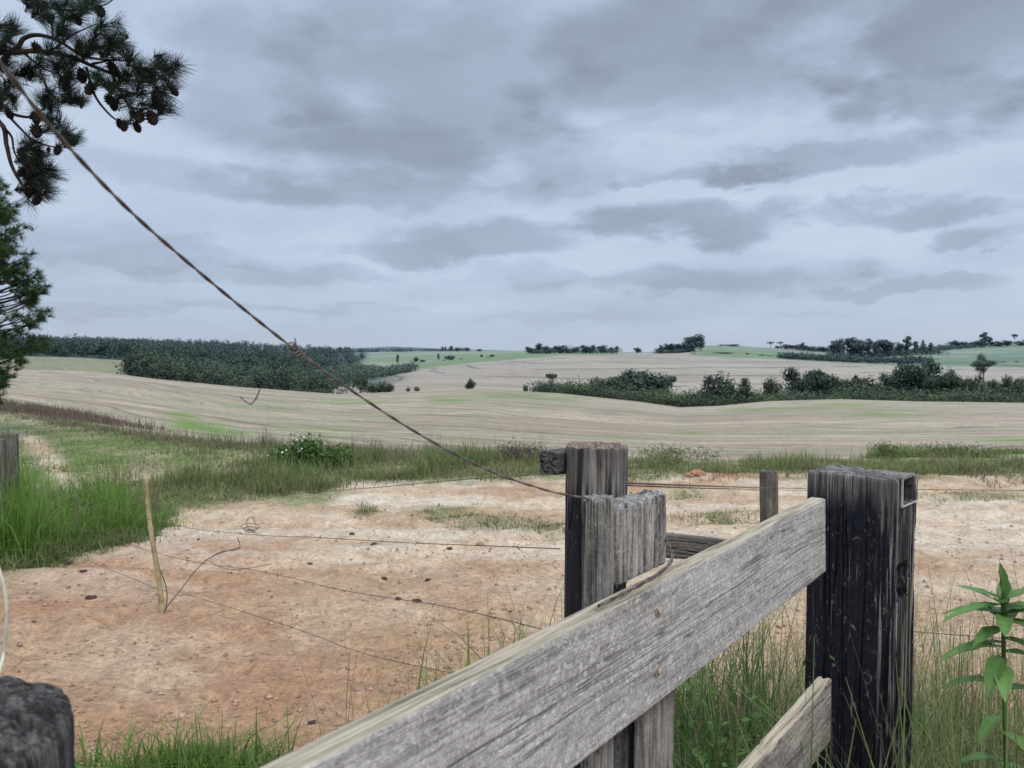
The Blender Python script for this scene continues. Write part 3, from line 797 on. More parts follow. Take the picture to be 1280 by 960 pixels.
# distant farmhouse
def farmhouse():
    p = ground_at(992, 1230)
    p.z = at(992, 440.5, 1230).z
    root = empty('farmhouse', p, 0.3); tag(root, 'small pale farmhouse with a low roof among trees on the skyline', 'house')
    W = mat_plain('white_wall', (0.62, 0.60, 0.56), (0.74, 0.72, 0.68), 0.3, 0.9); RF = mat_plain('roof_tiles', (0.22, 0.17, 0.14), (0.3, 0.24, 0.2), 0.6, 0.9); DK = mat_plain('dark_opening', (0.03, 0.03, 0.035), (0.05, 0.05, 0.055), 1)
    b = MB(); b.box((0, 0, 2.1), (13, 5, 2.8)); b.build('wall', W, root)
    b = MB(); v = [(-14, -6, 4.9), (14, -6, 4.9), (14, 6, 4.9), (-14, 6, 4.9), (-12, 0, 7.4), (12, 0, 7.4)]
    b.add(v, [(0, 1, 5, 4), (2, 3, 4, 5), (0, 4, 3), (1, 2, 5), (0, 3, 2, 1)]); b.build('roof', RF, root)
    for k in range(4):
        b = MB(); b.box((-9 + k * 5, -5.05, 2.6), (0.8, 0.08, 0.7)); b.build('window', DK, root)
    b = MB(); b.box((10, -5.05, 1.6), (0.7, 0.08, 1.2)); b.build('door', DK, root)
farmhouse()

# ------------------------------------------------------------------ GRASSES
M_GRASS = mat_leaf('verge_grass', (0.065, 0.090, 0.030), (0.24, 0.285, 0.11), tr=0.3, hz=False)
M_GBRT = mat_leaf('bright_grass', (0.05, 0.10, 0.018), (0.20, 0.34, 0.065), tr=0.35, hz=False)
M_DRY = mat_leaf('dry_grass', (0.12, 0.09, 0.06), (0.36, 0.29, 0.18), tr=0.3, hz=False)
M_WEED = mat_leaf('brown_weeds', (0.075, 0.055, 0.045), (0.25, 0.19, 0.145), tr=0.2, hz=False)
M_GDK = mat_leaf('dark_grass', (0.025, 0.055, 0.014), (0.13, 0.235, 0.055), tr=0.3, hz=False)  # deeper green, for dense grass, weeds and bush leaves
def grass(name, label, n, samp, h, w, mat, seed, lean=0.45, clump=0.0, cat='grass', seg=2, tintmul=1.0, patchy=0):
    rs = np.random.RandomState(seed)
    xp, D = samp(rs, n)
    X = (xp - CX) / F * D; Y = D
    if clump:
        m = int(len(X) / clump[0]) + 1
        i = rs.randint(0, m, len(X))
        X = X[i] + rs.normal(size=len(i)) * clump[1]; Y = Y[i] + rs.normal(size=len(i)) * clump[1]
        hk = (0.6 + 0.8 * rs.rand(m))[i]
    else: hk = np.ones(len(X))
    if patchy:
        lo = fbm(X * 0.9 + seed, Y * 1.3, 200 + seed, 3); keep = lo + 0.16 * rs.normal(size=len(X)) > 0.5 - 0.22 / patchy
        X = X[keep]; Y = Y[keep]; hk = hk[keep] * (0.45 + 1.5 * sm(0.4, 0.68, fbm(X * 1.7, Y * 1.7 + seed, 300 + seed, 3)))
    Z = height(X, Y) - 0.01
    H = (h[0] + (h[1] - h[0]) * rs.rand(len(X)) ** 1.4) * hk
    s = Soup()
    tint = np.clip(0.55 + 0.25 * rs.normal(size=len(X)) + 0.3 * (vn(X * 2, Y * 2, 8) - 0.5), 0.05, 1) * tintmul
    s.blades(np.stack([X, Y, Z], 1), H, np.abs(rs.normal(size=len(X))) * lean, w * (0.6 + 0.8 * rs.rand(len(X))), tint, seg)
    o = link(name, s.mesh(name), mat); tag(o, label, cat, kind='stuff')
    return o
def dpx(y): return -CAMH / slope(np.asarray(y, float))
def samp_band(xa, xb, ytop, ybot):
    """points on level ground between two lines seen in the photo"""
    def f(rs, n):
        xp = xa + (xb - xa) * rs.rand(n)
        yt = ytop(xp) if callable(ytop) else ytop + 0 * xp; yb = ybot(xp) if callable(ybot) else ybot + 0 * xp
        Dt, Db = dpx(yt), dpx(yb)
        return xp, Db + (Dt - Db) * rs.rand(n)
    return f
# strip along the far side of the yard
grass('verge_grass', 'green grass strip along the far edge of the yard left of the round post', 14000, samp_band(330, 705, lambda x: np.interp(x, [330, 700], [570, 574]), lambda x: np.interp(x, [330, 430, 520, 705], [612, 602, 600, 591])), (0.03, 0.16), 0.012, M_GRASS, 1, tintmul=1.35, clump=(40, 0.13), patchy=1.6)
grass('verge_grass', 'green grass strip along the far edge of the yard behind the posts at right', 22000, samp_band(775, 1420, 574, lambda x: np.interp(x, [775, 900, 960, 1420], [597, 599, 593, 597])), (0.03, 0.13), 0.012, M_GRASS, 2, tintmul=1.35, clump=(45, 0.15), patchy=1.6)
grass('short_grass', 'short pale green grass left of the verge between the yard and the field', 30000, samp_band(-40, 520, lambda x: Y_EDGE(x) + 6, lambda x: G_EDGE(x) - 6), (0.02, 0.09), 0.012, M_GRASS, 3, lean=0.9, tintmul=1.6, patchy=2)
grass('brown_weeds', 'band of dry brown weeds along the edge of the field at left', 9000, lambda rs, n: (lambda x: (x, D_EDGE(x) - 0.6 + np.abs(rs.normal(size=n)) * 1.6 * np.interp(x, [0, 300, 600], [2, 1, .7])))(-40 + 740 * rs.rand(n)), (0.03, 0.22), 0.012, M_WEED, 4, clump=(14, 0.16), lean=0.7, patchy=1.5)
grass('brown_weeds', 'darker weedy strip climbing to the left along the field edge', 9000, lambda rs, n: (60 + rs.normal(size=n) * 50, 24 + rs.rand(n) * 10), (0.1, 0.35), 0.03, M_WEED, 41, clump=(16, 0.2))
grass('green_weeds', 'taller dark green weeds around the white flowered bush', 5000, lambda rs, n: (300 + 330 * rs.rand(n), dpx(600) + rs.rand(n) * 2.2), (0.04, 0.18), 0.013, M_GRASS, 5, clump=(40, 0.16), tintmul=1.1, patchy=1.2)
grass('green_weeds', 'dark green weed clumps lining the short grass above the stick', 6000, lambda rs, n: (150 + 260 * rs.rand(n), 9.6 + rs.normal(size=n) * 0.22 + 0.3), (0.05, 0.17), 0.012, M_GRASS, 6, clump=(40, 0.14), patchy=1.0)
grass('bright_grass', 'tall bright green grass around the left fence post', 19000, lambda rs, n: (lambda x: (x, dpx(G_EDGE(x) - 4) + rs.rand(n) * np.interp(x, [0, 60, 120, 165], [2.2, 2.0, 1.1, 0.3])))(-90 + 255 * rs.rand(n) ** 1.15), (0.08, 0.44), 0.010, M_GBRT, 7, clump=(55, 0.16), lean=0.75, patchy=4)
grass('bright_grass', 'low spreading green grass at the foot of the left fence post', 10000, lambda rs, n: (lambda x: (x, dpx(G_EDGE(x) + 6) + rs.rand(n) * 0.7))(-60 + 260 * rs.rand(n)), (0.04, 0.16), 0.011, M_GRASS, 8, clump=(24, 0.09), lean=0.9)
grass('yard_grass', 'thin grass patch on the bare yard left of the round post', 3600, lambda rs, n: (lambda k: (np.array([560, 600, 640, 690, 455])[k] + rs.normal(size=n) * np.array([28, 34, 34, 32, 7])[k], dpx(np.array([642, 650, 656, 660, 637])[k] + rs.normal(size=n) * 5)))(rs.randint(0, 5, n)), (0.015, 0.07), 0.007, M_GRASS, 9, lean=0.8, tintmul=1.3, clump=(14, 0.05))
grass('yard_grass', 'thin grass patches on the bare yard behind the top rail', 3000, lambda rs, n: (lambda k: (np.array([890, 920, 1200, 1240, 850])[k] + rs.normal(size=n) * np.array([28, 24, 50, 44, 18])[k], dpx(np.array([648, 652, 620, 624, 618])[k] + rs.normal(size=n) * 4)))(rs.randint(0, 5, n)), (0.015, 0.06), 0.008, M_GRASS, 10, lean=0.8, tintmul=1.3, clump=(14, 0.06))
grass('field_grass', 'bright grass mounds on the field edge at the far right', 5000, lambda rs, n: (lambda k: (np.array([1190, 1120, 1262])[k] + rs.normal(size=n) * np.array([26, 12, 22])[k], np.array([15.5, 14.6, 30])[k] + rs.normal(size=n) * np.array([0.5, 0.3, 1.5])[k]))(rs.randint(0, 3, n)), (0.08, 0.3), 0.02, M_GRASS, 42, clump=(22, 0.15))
# near grass
def sp_gauss(cx, cy, sx, sy):
    def f(rs, n):
        X = cx + rs.normal(size=n) * sx; Y = np.abs(cy + rs.normal(size=n) * sy) + 0.02
        return CX + X / Y * F, Y
    return f
grass('grass_tuft', 'leafy green grass tuft at the bottom edge, right of the near gate post', 1700, sp_gauss(-1.27, 2.96, 0.18, 0.08), (0.07, 0.23), 0.011, M_GBRT, 11, lean=1.1, clump=(30, 0.04), seg=4)
grass('grass_tuft', 'pale stalks rising from the leafy tuft at the bottom edge', 40, sp_gauss(-1.3, 3.0, 0.25, 0.1), (0.25, 0.42), 0.003, M_DRY, 12, lean=0.5, seg=4)
grass('post_grass', 'green grass at the foot of the round post behind the gate rail', 700, lambda rs, n: (lambda X: (CX + X / (2.75 + 0 * X) * F, 2.75 + rs.normal(size=n) * 0.2))(-0.02 + rs.normal(size=n) * 0.17), (0.25, 0.7), 0.009, M_GBRT, 13, lean=0.5, seg=4, clump=(9, 0.03))
grass('post_grass', 'thin dry stalks standing left of the round post', 150, lambda rs, n: (lambda X: (CX + X / 2.8 * F, 2.8 + rs.normal(size=n) * 0.3))(-0.15 + rs.normal(size=n) * 0.22), (0.45, 0.92), 0.0032, M_DRY, 14, lean=0.45, seg=5)
grass('rail_grass', 'dense grass behind the gate between the stile and the tall post', 3600, lambda rs, n: (lambda Y: (CX + (0.42 + 0.62 * rs.rand(n)) * F / Y, Y))(1.9 + 1.5 * rs.rand(n)), (0.15, 0.72), 0.007, M_GDK, 15, lean=0.75, seg=4, clump=(26, 0.05))
grass('rail_grass', 'long thin grass to the right of the tall post', 3000, lambda rs, n: (lambda Y: (CX + (1.12 + 1.0 * rs.rand(n)) * F / Y, Y))(2.0 + 1.5 * rs.rand(n)), (0.15, 0.75), 0.006, M_GRASS, 16, tintmul=1.2, lean=0.75, seg=4, clump=(26, 0.05))
grass('rail_grass', 'tall dry grass stalks rising to the right of the tall post', 150, lambda rs, n: (lambda Y: (CX + (1.05 + 1.0 * rs.rand(n)) * F / Y, Y))(1.7 + 1.3 * rs.rand(n)), (0.8, 1.22), 0.0035, M_GRASS, 17, lean=0.6, seg=6)
grass('rail_grass', 'pale grass stalks showing between the two gate rails', 130, lambda rs, n: (lambda Y: (CX + (0.5 + 0.5 * rs.rand(n)) * F / Y, Y))(1.9 + 1.0 * rs.rand(n)), (0.7, 1.0), 0.004, M_DRY, 18, lean=0.4, seg=6)
grass('dry_stalks', 'sparse dry stalks standing on the bare soil in front of the gate rail', 90, lambda rs, n: (lambda X: (CX + X / 2.9 * F, 2.9 + rs.normal(size=n) * 0.4))(-0.65 + rs.normal(size=n) * 0.28), (0.18, 0.5), 0.0028, M_DRY, 20, lean=0.6, seg=5, clump=(5, 0.03))

grass('straw_grass', 'faded straw coloured blades among the grass right of the tall post', 1100, lambda rs, n: (lambda Y: (CX + (1.12 + 1.1 * rs.rand(n)) * F / Y, Y))(1.9 + 1.6 * rs.rand(n)), (0.2, 0.75), 0.005, M_DRY, 26, lean=0.9, seg=5, clump=(10, 0.05))
grass('straw_grass', 'faded straw coloured blades among the grass behind the gate', 900, lambda rs, n: (lambda Y: (CX + (0.42 + 0.62 * rs.rand(n)) * F / Y, Y))(1.9 + 1.5 * rs.rand(n)), (0.2, 0.7), 0.005, M_DRY, 27, lean=0.9, seg=5, clump=(10, 0.05))
grass('straw_grass', 'faded straw coloured blades on the verge along the far edge of the yard', 9000, samp_band(100, 1420, 577, lambda x: G_EDGE(x) + 4), (0.03, 0.2), 0.011, M_DRY, 28, lean=0.8, clump=(22, 0.12))
grass('straw_grass', 'faded straw coloured blades in the bright grass near the left fence post', 2500, lambda rs, n: (lambda x: (x, dpx(G_EDGE(x) - 2) + rs.rand(n) * 2.0))(-60 + 260 * rs.rand(n)), (0.05, 0.4), 0.008, M_DRY, 29, lean=0.8, clump=(14, 0.1))
grass('plant_grass', 'green grass crowding round the stem of the leafy plant', 1500, sp_gauss(1.0, 1.58, 0.13, 0.07), (0.45, 0.98), 0.008, M_GRASS, 61, lean=0.4, seg=5, clump=(12, 0.03))
# low weeds with round leaves under the gate
def weeds(name, label, c, sx, sy, sz, n, leaf, mat, cat='weeds', seed=3):
    rs = np.random.RandomState(seed); s = Soup()
    P = np.stack([c[0] + rs.normal(size=n) * sx, c[1] + rs.normal(size=n) * sy, np.zeros(n)], 1)
    g = height(P[:, 0], P[:, 1]); h = np.abs(rs.normal(size=n)) * sz
    P[:, 2] = g + h
    N = rs.normal(size=(n, 3)) * 0.6 + np.array([0, 0, 1.0])
    s.quads(P, N, leaf, np.clip(0.3 + 0.6 * h / sz * 0.5 + rs.normal(size=n) * 0.15, 0, 1), 0.6)
    o = link(name, s.mesh(name), mat); tag(o, label, cat, kind='stuff')
weeds('leafy_weeds', 'small leafy green weeds behind the gate right of the stile', (0.62, 2.1), 0.2, 0.3, 0.28, 2600, 0.03, M_GDK)

# white flowered bush
def flower_bush():
    g = ground_at(383, 11.4); root = empty('flowering_bush', g)
    tag(root, 'dark green bush dotted with small white flowers at the edge of the yard', 'bush')
    rs = np.random.RandomState(5); s = Soup()
    L = [(-0.32, 0, 0.15, 0.25, 0.3, 0.17), (0.0, 0, 0.26, 0.24, 0.3, 0.20), (0.42, 0.1, 0.13, 0.25, 0.3, 0.16), (0.1, 0, 0.11, 0.6, 0.4, 0.15)]
    P, d, ti = crown_pts(L, 2200, rs, 0.4); P = P + rs.normal(size=P.shape) * 0.045; s.quads(P, d + rs.normal(size=P.shape) * .6, 0.06, ti, 0.6); link('foliage', s.mesh('foliage'), M_GDK, root)
    s = Soup(); P, d, ti = crown_pts(L[:3], 150, rs, 1.0); k = (d[:, 2] > 0) & (P[:, 0] < 0.35); P = P[k]; d = d[k]
    s.quads(P * 1.03, d + rs.normal(size=P.shape) * .5, 0.024, ti[k], 1.0)
    tag(link('flowers', s.mesh('flowers'), mat_plain('white_petals', (0.6, 0.6, 0.56), (0.75, 0.75, 0.7), 9), root), kind='stuff')
    b = MB()
    for k in range(7): b.tube([(0, 0, -0.03), (rs.normal() * .1, rs.normal() * .1, 0.15), (rs.normal() * .3, rs.normal() * .2, 0.35)], [0.012, 0.009, 0.004], 5)
    b.build('stem', M_BARK, root)
flower_bush()
grass('brown_weeds', 'straw coloured dry weeds mixed along the edge of the field at left', 7000, lambda rs, n: (lambda x: (x, D_EDGE(x) - 0.9 + np.abs(rs.normal(size=n)) * 1.8))(-40 + 760 * rs.rand(n)), (0.03, 0.22), 0.012, M_DRY, 44, clump=(12, 0.15), lean=0.8)
grass('green_weeds', 'green weeds mixed into the brown ones along the edge of the field', 7000, lambda rs, n: (lambda x: (x, D_EDGE(x) - 0.9 + np.abs(rs.normal(size=n)) * 1.5))(60 + 640 * rs.rand(n)), (0.03, 0.22), 0.012, M_GRASS, 45, clump=(14, 0.15), lean=0.8)
# tall weed bush on right strip
def strip_bush(xp, D, w, h, label, seed, mat):
    g = ground_at(xp, D); root = empty('leafy_bush', g); tag(root, label, 'bush')
    rs = np.random.RandomState(seed); s = Soup(); L = [(rs.normal() * w * .4, rs.normal() * .1, h * (.3 + .3 * rs.rand()), w * .4, w * .3, h * .4) for _ in range(6)]
    P, d, ti = crown_pts(L, 900, rs, 0.3); P = P + rs.normal(size=P.shape) * 0.05; s.quads(P, d + rs.normal(size=P.shape) * .7, 0.045, ti, 0.35); link('foliage', s.mesh('foliage'), mat, root)
    b = MB()
    for k in range(6): b.tube([(rs.normal() * .05, 0, -0.03), (rs.normal() * w * .2, rs.normal() * .1, h * 0.4), (rs.normal() * w * .35, rs.normal() * .1, h * 0.95)], [0.01, 0.007, 0.002], 5)
    b.build('stem', M_BARK, root)
strip_bush(845, 12.2, 0.75, 0.32, 'feathery green bush on the verge just right of the round post', 3, M_GRASS)
strip_bush(1108, 13.5, 0.5, 0.26, 'small upright bush on the verge above the left side of the tall post', 4, M_GRASS)
strip_bush(1190, 15.2, 1.6, 0.26, 'low dark mound of weeds on the field edge right of the tall post', 6, M_GDK)
strip_bush(640, 12.4, 0.5, 0.28, 'thin weed bush rising over the verge left of the round post', 7, M_WEED)

# ------------------------------------------------------------------ YARD CLUTTER
M_CLOD = mat_plain('dark_clod', (0.035, 0.024, 0.018), (0.10, 0.06, 0.045), 40, 1.0, bump=0.8)
M_CLODR = mat_plain('red_clod', (0.28, 0.14, 0.08), (0.42, 0.23, 0.13), 30, 1.0, bump=0.8)
CL = [(107, 750, 13, 'largest dark clod on the bare soil left of the stick'), (81, 703, 10, 'dark clod just below the bright grass at left'), (98, 720, 9, 'flat dark clod between the bright grass and the largest clod'),
      (68, 691, 8, 'brown clod at the edge of the bright grass'), (46, 700, 10, 'dark clod half hidden in the grass edge at far left'), (281, 716, 10, 'dark clod on the soil right of the stick'),
      (245, 676, 6, 'small dark clod behind the stick on its right'), (385, 700, 7, 'crumbly dark clod in the middle of the yard'), (466, 679, 9, 'dark clod lying beside the sagging wire in mid yard'),
      (438, 668, 8, 'flat dark clod left of the one by the sagging wire'), (561, 682, 8, 'small brown clod right of centre on the yard'), (496, 749, 10, 'dark clod near the second sagging wire'),
      (520, 752, 12, 'longish dark clod right beside another near the second sagging wire'), (533, 728, 9, 'flat brown lump above the second sagging wire'), (478, 723, 9, 'dark lump at the end of a dry twig on the yard'), (385, 906, 11, 'dark clod near the bottom edge beside the rail')]
for i, (x, y, w, lab) in enumerate(CL):
    D = float(dpx(y)); g = ground_at(x, D); r = w * D / F * 0.5
    b = MB(); rr = random.Random(i)
    b.lump((0, 0, r * 0.08), (r, r * 0.8, r * 0.42), i, 12, 8, 0.3)
    b.lump((r * .6, r * .2, r * 0.15), (r * .5, r * 0.5, r * 0.35), i + 50, 9, 6, 0.3)
    o = b.build('clod', M_CLOD, None, False, Matrix.Translation(g) @ Matrix.Rotation(i * 1.3, 4, 'Z')); tag(o, lab, 'clod', 'dark clods lying on the bare yard')
for i, (x, y, w, lab) in enumerate(((600, 677, 10, 'small orange brick coloured clod on the pale soil near the round post'), (873, 599, 24, 'rust red heap of earth behind the yard right of the round post'))):
    D = float(dpx(y)); g = ground_at(x, D); r = w * D / F * 0.5
    b = MB(); b.lump((0, 0, 0.0), (r, r * 0.8, r * 0.55), i + 3, 14, 8, 0.2); b.lump((-r * .8, 0, 0), (r * .6, r * 0.6, r * 0.3), i + 9, 12, 8, 0.2)
    o = b.build('earth_clod' if i == 0 else 'earth_heap', M_CLODR, None, False, Matrix.Translation(g)); tag(o, lab, 'clod' if i == 0 else 'earth heap')
# loose crumbs and straw litter
def litter():
    rs = np.random.RandomState(77); s = Soup(); n = 5200
    xp = -30 + 1340 * rs.rand(n); yp = 608 + 350 * rs.rand(n) ** 0.8; D = dpx(yp); X = (xp - CX) / F * D
    k = fbm(X * 0.9, D * 0.9, 55, 3) + 0.15 * rs.normal(size=n) > 0.48
    X = X[k]; D = D[k]; Z = height(X, D); n = len(X)
    C = np.stack([X, D, Z + 0.004], 1); sz = 0.006 + 0.016 * rs.rand(n) ** 2.5
    V = []
    for dx, dy, dz in ((1, 0, 0), (0, 1, 0), (-1, 0, 0), (0, -1, 0)): V.append(C + np.array([dx, dy, dz]) * sz[:, None] * (0.6 + 0.8 * rs.rand(n, 3)))
    T0 = C + np.array([0, 0, 1]) * sz[:, None] * 0.7
    for a in range(4):
        q = np.stack([V[a], V[(a + 1) % 4], T0, T0 + np.array([1e-4, 0, 0])], 1); s.raw(q, np.repeat(rs.rand(n) * 0.9, 4))
    m = mat_leaf('soil_crumbs', (0.12, 0.07, 0.05), (0.42, 0.28, 0.19), tr=0, hz=False)
    o = link('soil_crumbs', s.mesh('soil_crumbs'), m); tag(o, 'loose crumbs of soil scattered over the bare yard', 'soil crumbs', kind='stuff')
    s = Soup(); n = 1500
    xp = -30 + 1340 * rs.rand(n); yp = 606 + 330 * rs.rand(n); D = dpx(yp); X = (xp - CX) / F * D; Z = height(X, D)
    a = rs.rand(n) * 6.28; L = 0.02 + 0.09 * rs.rand(n) ** 2; B = np.stack([X, D, Z + 0.006], 1); Tn = B + np.stack([np.cos(a) * L, np.sin(a) * L, 0.006 * rs.rand(n)], 1)
    s.needles(B, Tn, 0.004, rs.rand(n)); m = mat_leaf('straw_litter', (0.10, 0.06, 0.04), (0.42, 0.31, 0.2), tr=0, hz=False)
    o = link('straw_litter', s.mesh('straw_litter'), m); tag(o, 'fallen needles and bits of straw littering the yard', 'litter', kind='stuff')
litter()

# ------------------------------------------------------------------ TIMBER
def section_round(n, r, wob=0.0, seed=0):
    a = np.linspace(0, 2 * math.pi, n, endpoint=False)
    rr = r * (1 + wob * (vn(np.cos(a) * 1.6 + 5, np.sin(a) * 1.6 + seed, seed) - 0.5) * 2)
    P = np.stack([np.cos(a) * rr, np.sin(a) * rr], 1); N = np.stack([np.cos(a), np.sin(a)], 1)
    return P, N
def section_rect(n, w, h, c):
    pts = []; nr = []
    segs = [((w / 2, -h / 2 + c), (w / 2, h / 2 - c), (1, 0)), None]
    per = 2 * (w + h)
    def edge(p, q, nn, k):
        for i in range(k):
            f = (i + 0.5) / k; pts.append((p[0] + (q[0] - p[0]) * f, p[1] + (q[1] - p[1]) * f)); nr.append(nn)
    def corner(cx, cy, a0):
        for i in range(4):
            a = a0 + (i + 0.5) / 4 * math.pi / 2
            pts.append((cx + c * math.cos(a), cy + c * math.sin(a))); nr.append((math.cos(a), math.sin(a)))
    kw, kh = max(3, int(n * w / per)), max(3, int(n * h / per))
    edge((w / 2, -h / 2 + c), (w / 2, h / 2 - c), (1, 0), kh); corner(w / 2 - c, h / 2 - c, 0)
    edge((w / 2 - c, h / 2), (-w / 2 + c, h / 2), (0, 1), kw); corner(-w / 2 + c, h / 2 - c, math.pi / 2)
    edge((-w / 2, h / 2 - c), (-w / 2, -h / 2 + c), (-1, 0), kh); corner(-w / 2 + c, -h / 2 + c, math.pi)
    edge((-w / 2 + c, -h / 2), (w / 2 - c, -h / 2), (0, -1), kw); corner(w / 2 - c, -h / 2 + c, 3 * math.pi / 2)
    return np.array(pts), np.array(nr)
def timber(name, sec, L, nz, seed, depth=0.006, freq=26.0, zf=1.6, jag=0.01, cap_r=0.6, warp=0.004, wearw=0.0, slant=0.0, hollow=0.0, fine_cracks=0.75):
    """weathered timber along +Z with split grain, from z=0 to z=L"""
    P, N = sec; n = len(P)
    d = np.cumsum(np.r_[0, np.hypot(*(np.roll(P, -1, 0) - P).T)]); per = d[-1]; u = d[:-1]
    z = np.linspace(0, L, nz)
    U, Zm = np.meshgrid(u, z)
    # periodic coordinate round the section
    ang = U / per * 2 * math.pi; cu, su = np.cos(ang) * per / 6.283, np.sin(ang) * per / 6.283
    def pn(f, fz, s, o=4): return 0.5 * (fbm(cu * f + 40, su * f * 1.0 + Zm * fz + 31, s, o) + fbm(su * f + Zm * fz * 0.7 + 12, cu * f - 8, s + 9, o))
    wv = fbm(Zm * 2.0 + seed, U * 0 + 1, seed, 3) - 0.5
    cr = np.abs(fbm((U + wv * 0.02) * freq * 1.0, Zm * zf, seed + 1, 3) - 0.5) * 2
    crack = 1 - sm(0.0, 0.075, cr)
    fine = fbm(U * freq * 9, Zm * zf * 4, seed + 3, 3)
    lump = pn(7, 3, seed + 4) - 0.5
    strength = sm(0.35, 0.65, fbm(U * freq * 0.35, Zm * 1.1, seed + 7, 2))
    crack = crack * (0.35 + 0.65 * strength)
    cr2 = np.abs(fbm((U + wv * 0.015) * freq * 3.4 + 9, Zm * zf * 1.5 + 4, seed + 21, 2) - 0.5) * 2
    crack2 = (1 - sm(0.0, 0.10, cr2)) * sm(0.40, 0.60, fbm(U * freq * 0.6, Zm * 1.7 + 8, seed + 23, 3))
    crack = np.maximum(crack, crack2 * fine_cracks)
    disp = -depth * crack + (fine - 0.5) * depth * 0.45 + lump * warp * 2
    V = np.zeros((nz, n, 3))
    V[..., 0] = P[:, 0] + N[:, 0] * disp; V[..., 1] = P[:, 1] + N[:, 1] * disp; V[..., 2] = Zm
    topj = (fbm(u * freq * 2.5, u * 0, seed + 5, 3) - 0.5) * 2 * jag - crack[-1] * jag * 0.8
    fade = sm(L - 0.06, L, Zm)
    V[..., 2] += fade * topj[None, :] + slant * P[:, 1][None, :] * sm(L - 0.5 * L, L, Zm)
    # end rounding
    k = sm(L - 0.007, L, Zm) * 0.02 + sm(0.007, 0, Zm) * 0.02
    V[..., :2] *= (1 - k)[..., None]
    rings = 14; caps = []; cc = []
    for s_end in (1, 0):
        ring0 = V[-1] if s_end else V[0]
        cap = []; ccr = []
        for j in range(1, rings + 1):
            f = 1 - j / rings
            q = ring0.copy(); q[:, :2] *= f
            w = (fbm(q[:, 0] * 110 + 7, q[:, 1] * 110, seed + 8, 3) - 0.5) * jag * 0.5
            rad = np.abs(fbm(u * freq * 1.1, u * 0 + 0.2 * j, seed + 12, 2) - 0.5) * 2; rc = (1 - sm(0, 0.13, rad)) * (0.9 if j < rings else 0)
            base = (L + slant * q[:, 1] + topj * f) if s_end else (0 * q[:, 2])
            q[:, 2] = base + (w - rc * jag * 1.5 - hollow * (1 - f ** 2)) * (1 if s_end else 0)
            cap.append(q); ccr.append(rc)
        caps.append(np.array(cap)); cc.append(np.array(ccr))
    idx = np.arange(nz * n).reshape(nz, n); Fl = []
    nx = np.roll(idx, -1, 1)
    Fl.append(np.stack([idx[:-1], nx[:-1], nx[1:], idx[1:]], -1).reshape(-1, 4))
    off = nz * n
    for e, (cap, s_end) in enumerate(zip(caps, (1, 0))):
        ci = off + np.arange(rings * n).reshape(rings, n); off += rings * n
        full = np.concatenate([(idx[-1] if s_end else idx[0])[None], ci], 0); fn = np.roll(full, -1, 1)
        q = np.stack([full[:-1], fn[:-1], fn[1:], full[1:]], -1) if s_end else np.stack([full[:-1], full[1:], fn[1:], fn[:-1]], -1)
        Fl.append(q.reshape(-1, 4))
    VV = np.concatenate([V.reshape(-1, 3)] + [c.reshape(-1, 3) for c in caps]); CC = np.concatenate([crack.ravel()] + [c.ravel() for c in cc])
    return npmesh(name, VV, np.concatenate(Fl), True, attrs={'crack': CC})

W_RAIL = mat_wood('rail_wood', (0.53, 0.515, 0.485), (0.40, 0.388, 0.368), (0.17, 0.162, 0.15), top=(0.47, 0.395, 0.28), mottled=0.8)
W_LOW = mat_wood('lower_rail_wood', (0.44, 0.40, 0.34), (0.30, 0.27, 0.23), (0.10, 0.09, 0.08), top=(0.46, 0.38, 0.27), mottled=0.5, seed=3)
W_TALL = mat_wood('tarred_post_wood', (0.34, 0.32, 0.29), (0.17, 0.155, 0.14), (0.035, 0.032, 0.03), tar=(1.43, 0.16), seed=7, flecks=0.75, bare=True)
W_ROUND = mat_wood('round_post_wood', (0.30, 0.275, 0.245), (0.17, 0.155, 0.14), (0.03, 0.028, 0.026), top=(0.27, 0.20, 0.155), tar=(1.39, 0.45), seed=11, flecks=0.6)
W_STILE = mat_wood('stile_wood', (0.36, 0.345, 0.31), (0.24, 0.23, 0.205), (0.08, 0.075, 0.068), mottled=0.35, seed=17)
W_BLOCK = mat_wood('block_wood', (0.46, 0.44, 0.41), (0.18, 0.165, 0.15), (0.04, 0.037, 0.034), mottled=0.35, seed=23)
W_HINGE = mat_wood('near_post_wood', (0.15, 0.14, 0.125), (0.030, 0.027, 0.024), (0.007, 0.006, 0.006), mottled=0.2, seed=37)
W_DARK = mat_wood('dark_wood', (0.17, 0.165, 0.16), (0.09, 0.087, 0.083), (0.022, 0.021, 0.02), mottled=0.4, seed=29)
W_OLD = mat_wood('old_fence_wood', (0.22, 0.205, 0.17), (0.13, 0.12, 0.10), (0.04, 0.036, 0.03), mottled=0.3, seed=31)

u2 = Vector((math.sin(R(37.2)), math.cos(R(37.2)), 0)); n2 = Vector((-u2.y, u2.x, 0))     # along the gate / away from the viewer
def frame(origin, zax, yax):
    z = zax.normalized(); y = (yax - z * yax.dot(z)).normalized(); x = y.cross(z)
    return Matrix(((x.x, y.x, z.x, origin.x), (x.y, y.y, z.y, origin.y), (x.z, y.z, z.z, origin.z), (0, 0, 0, 1)))
UPV = Vector((0, 0, 1))

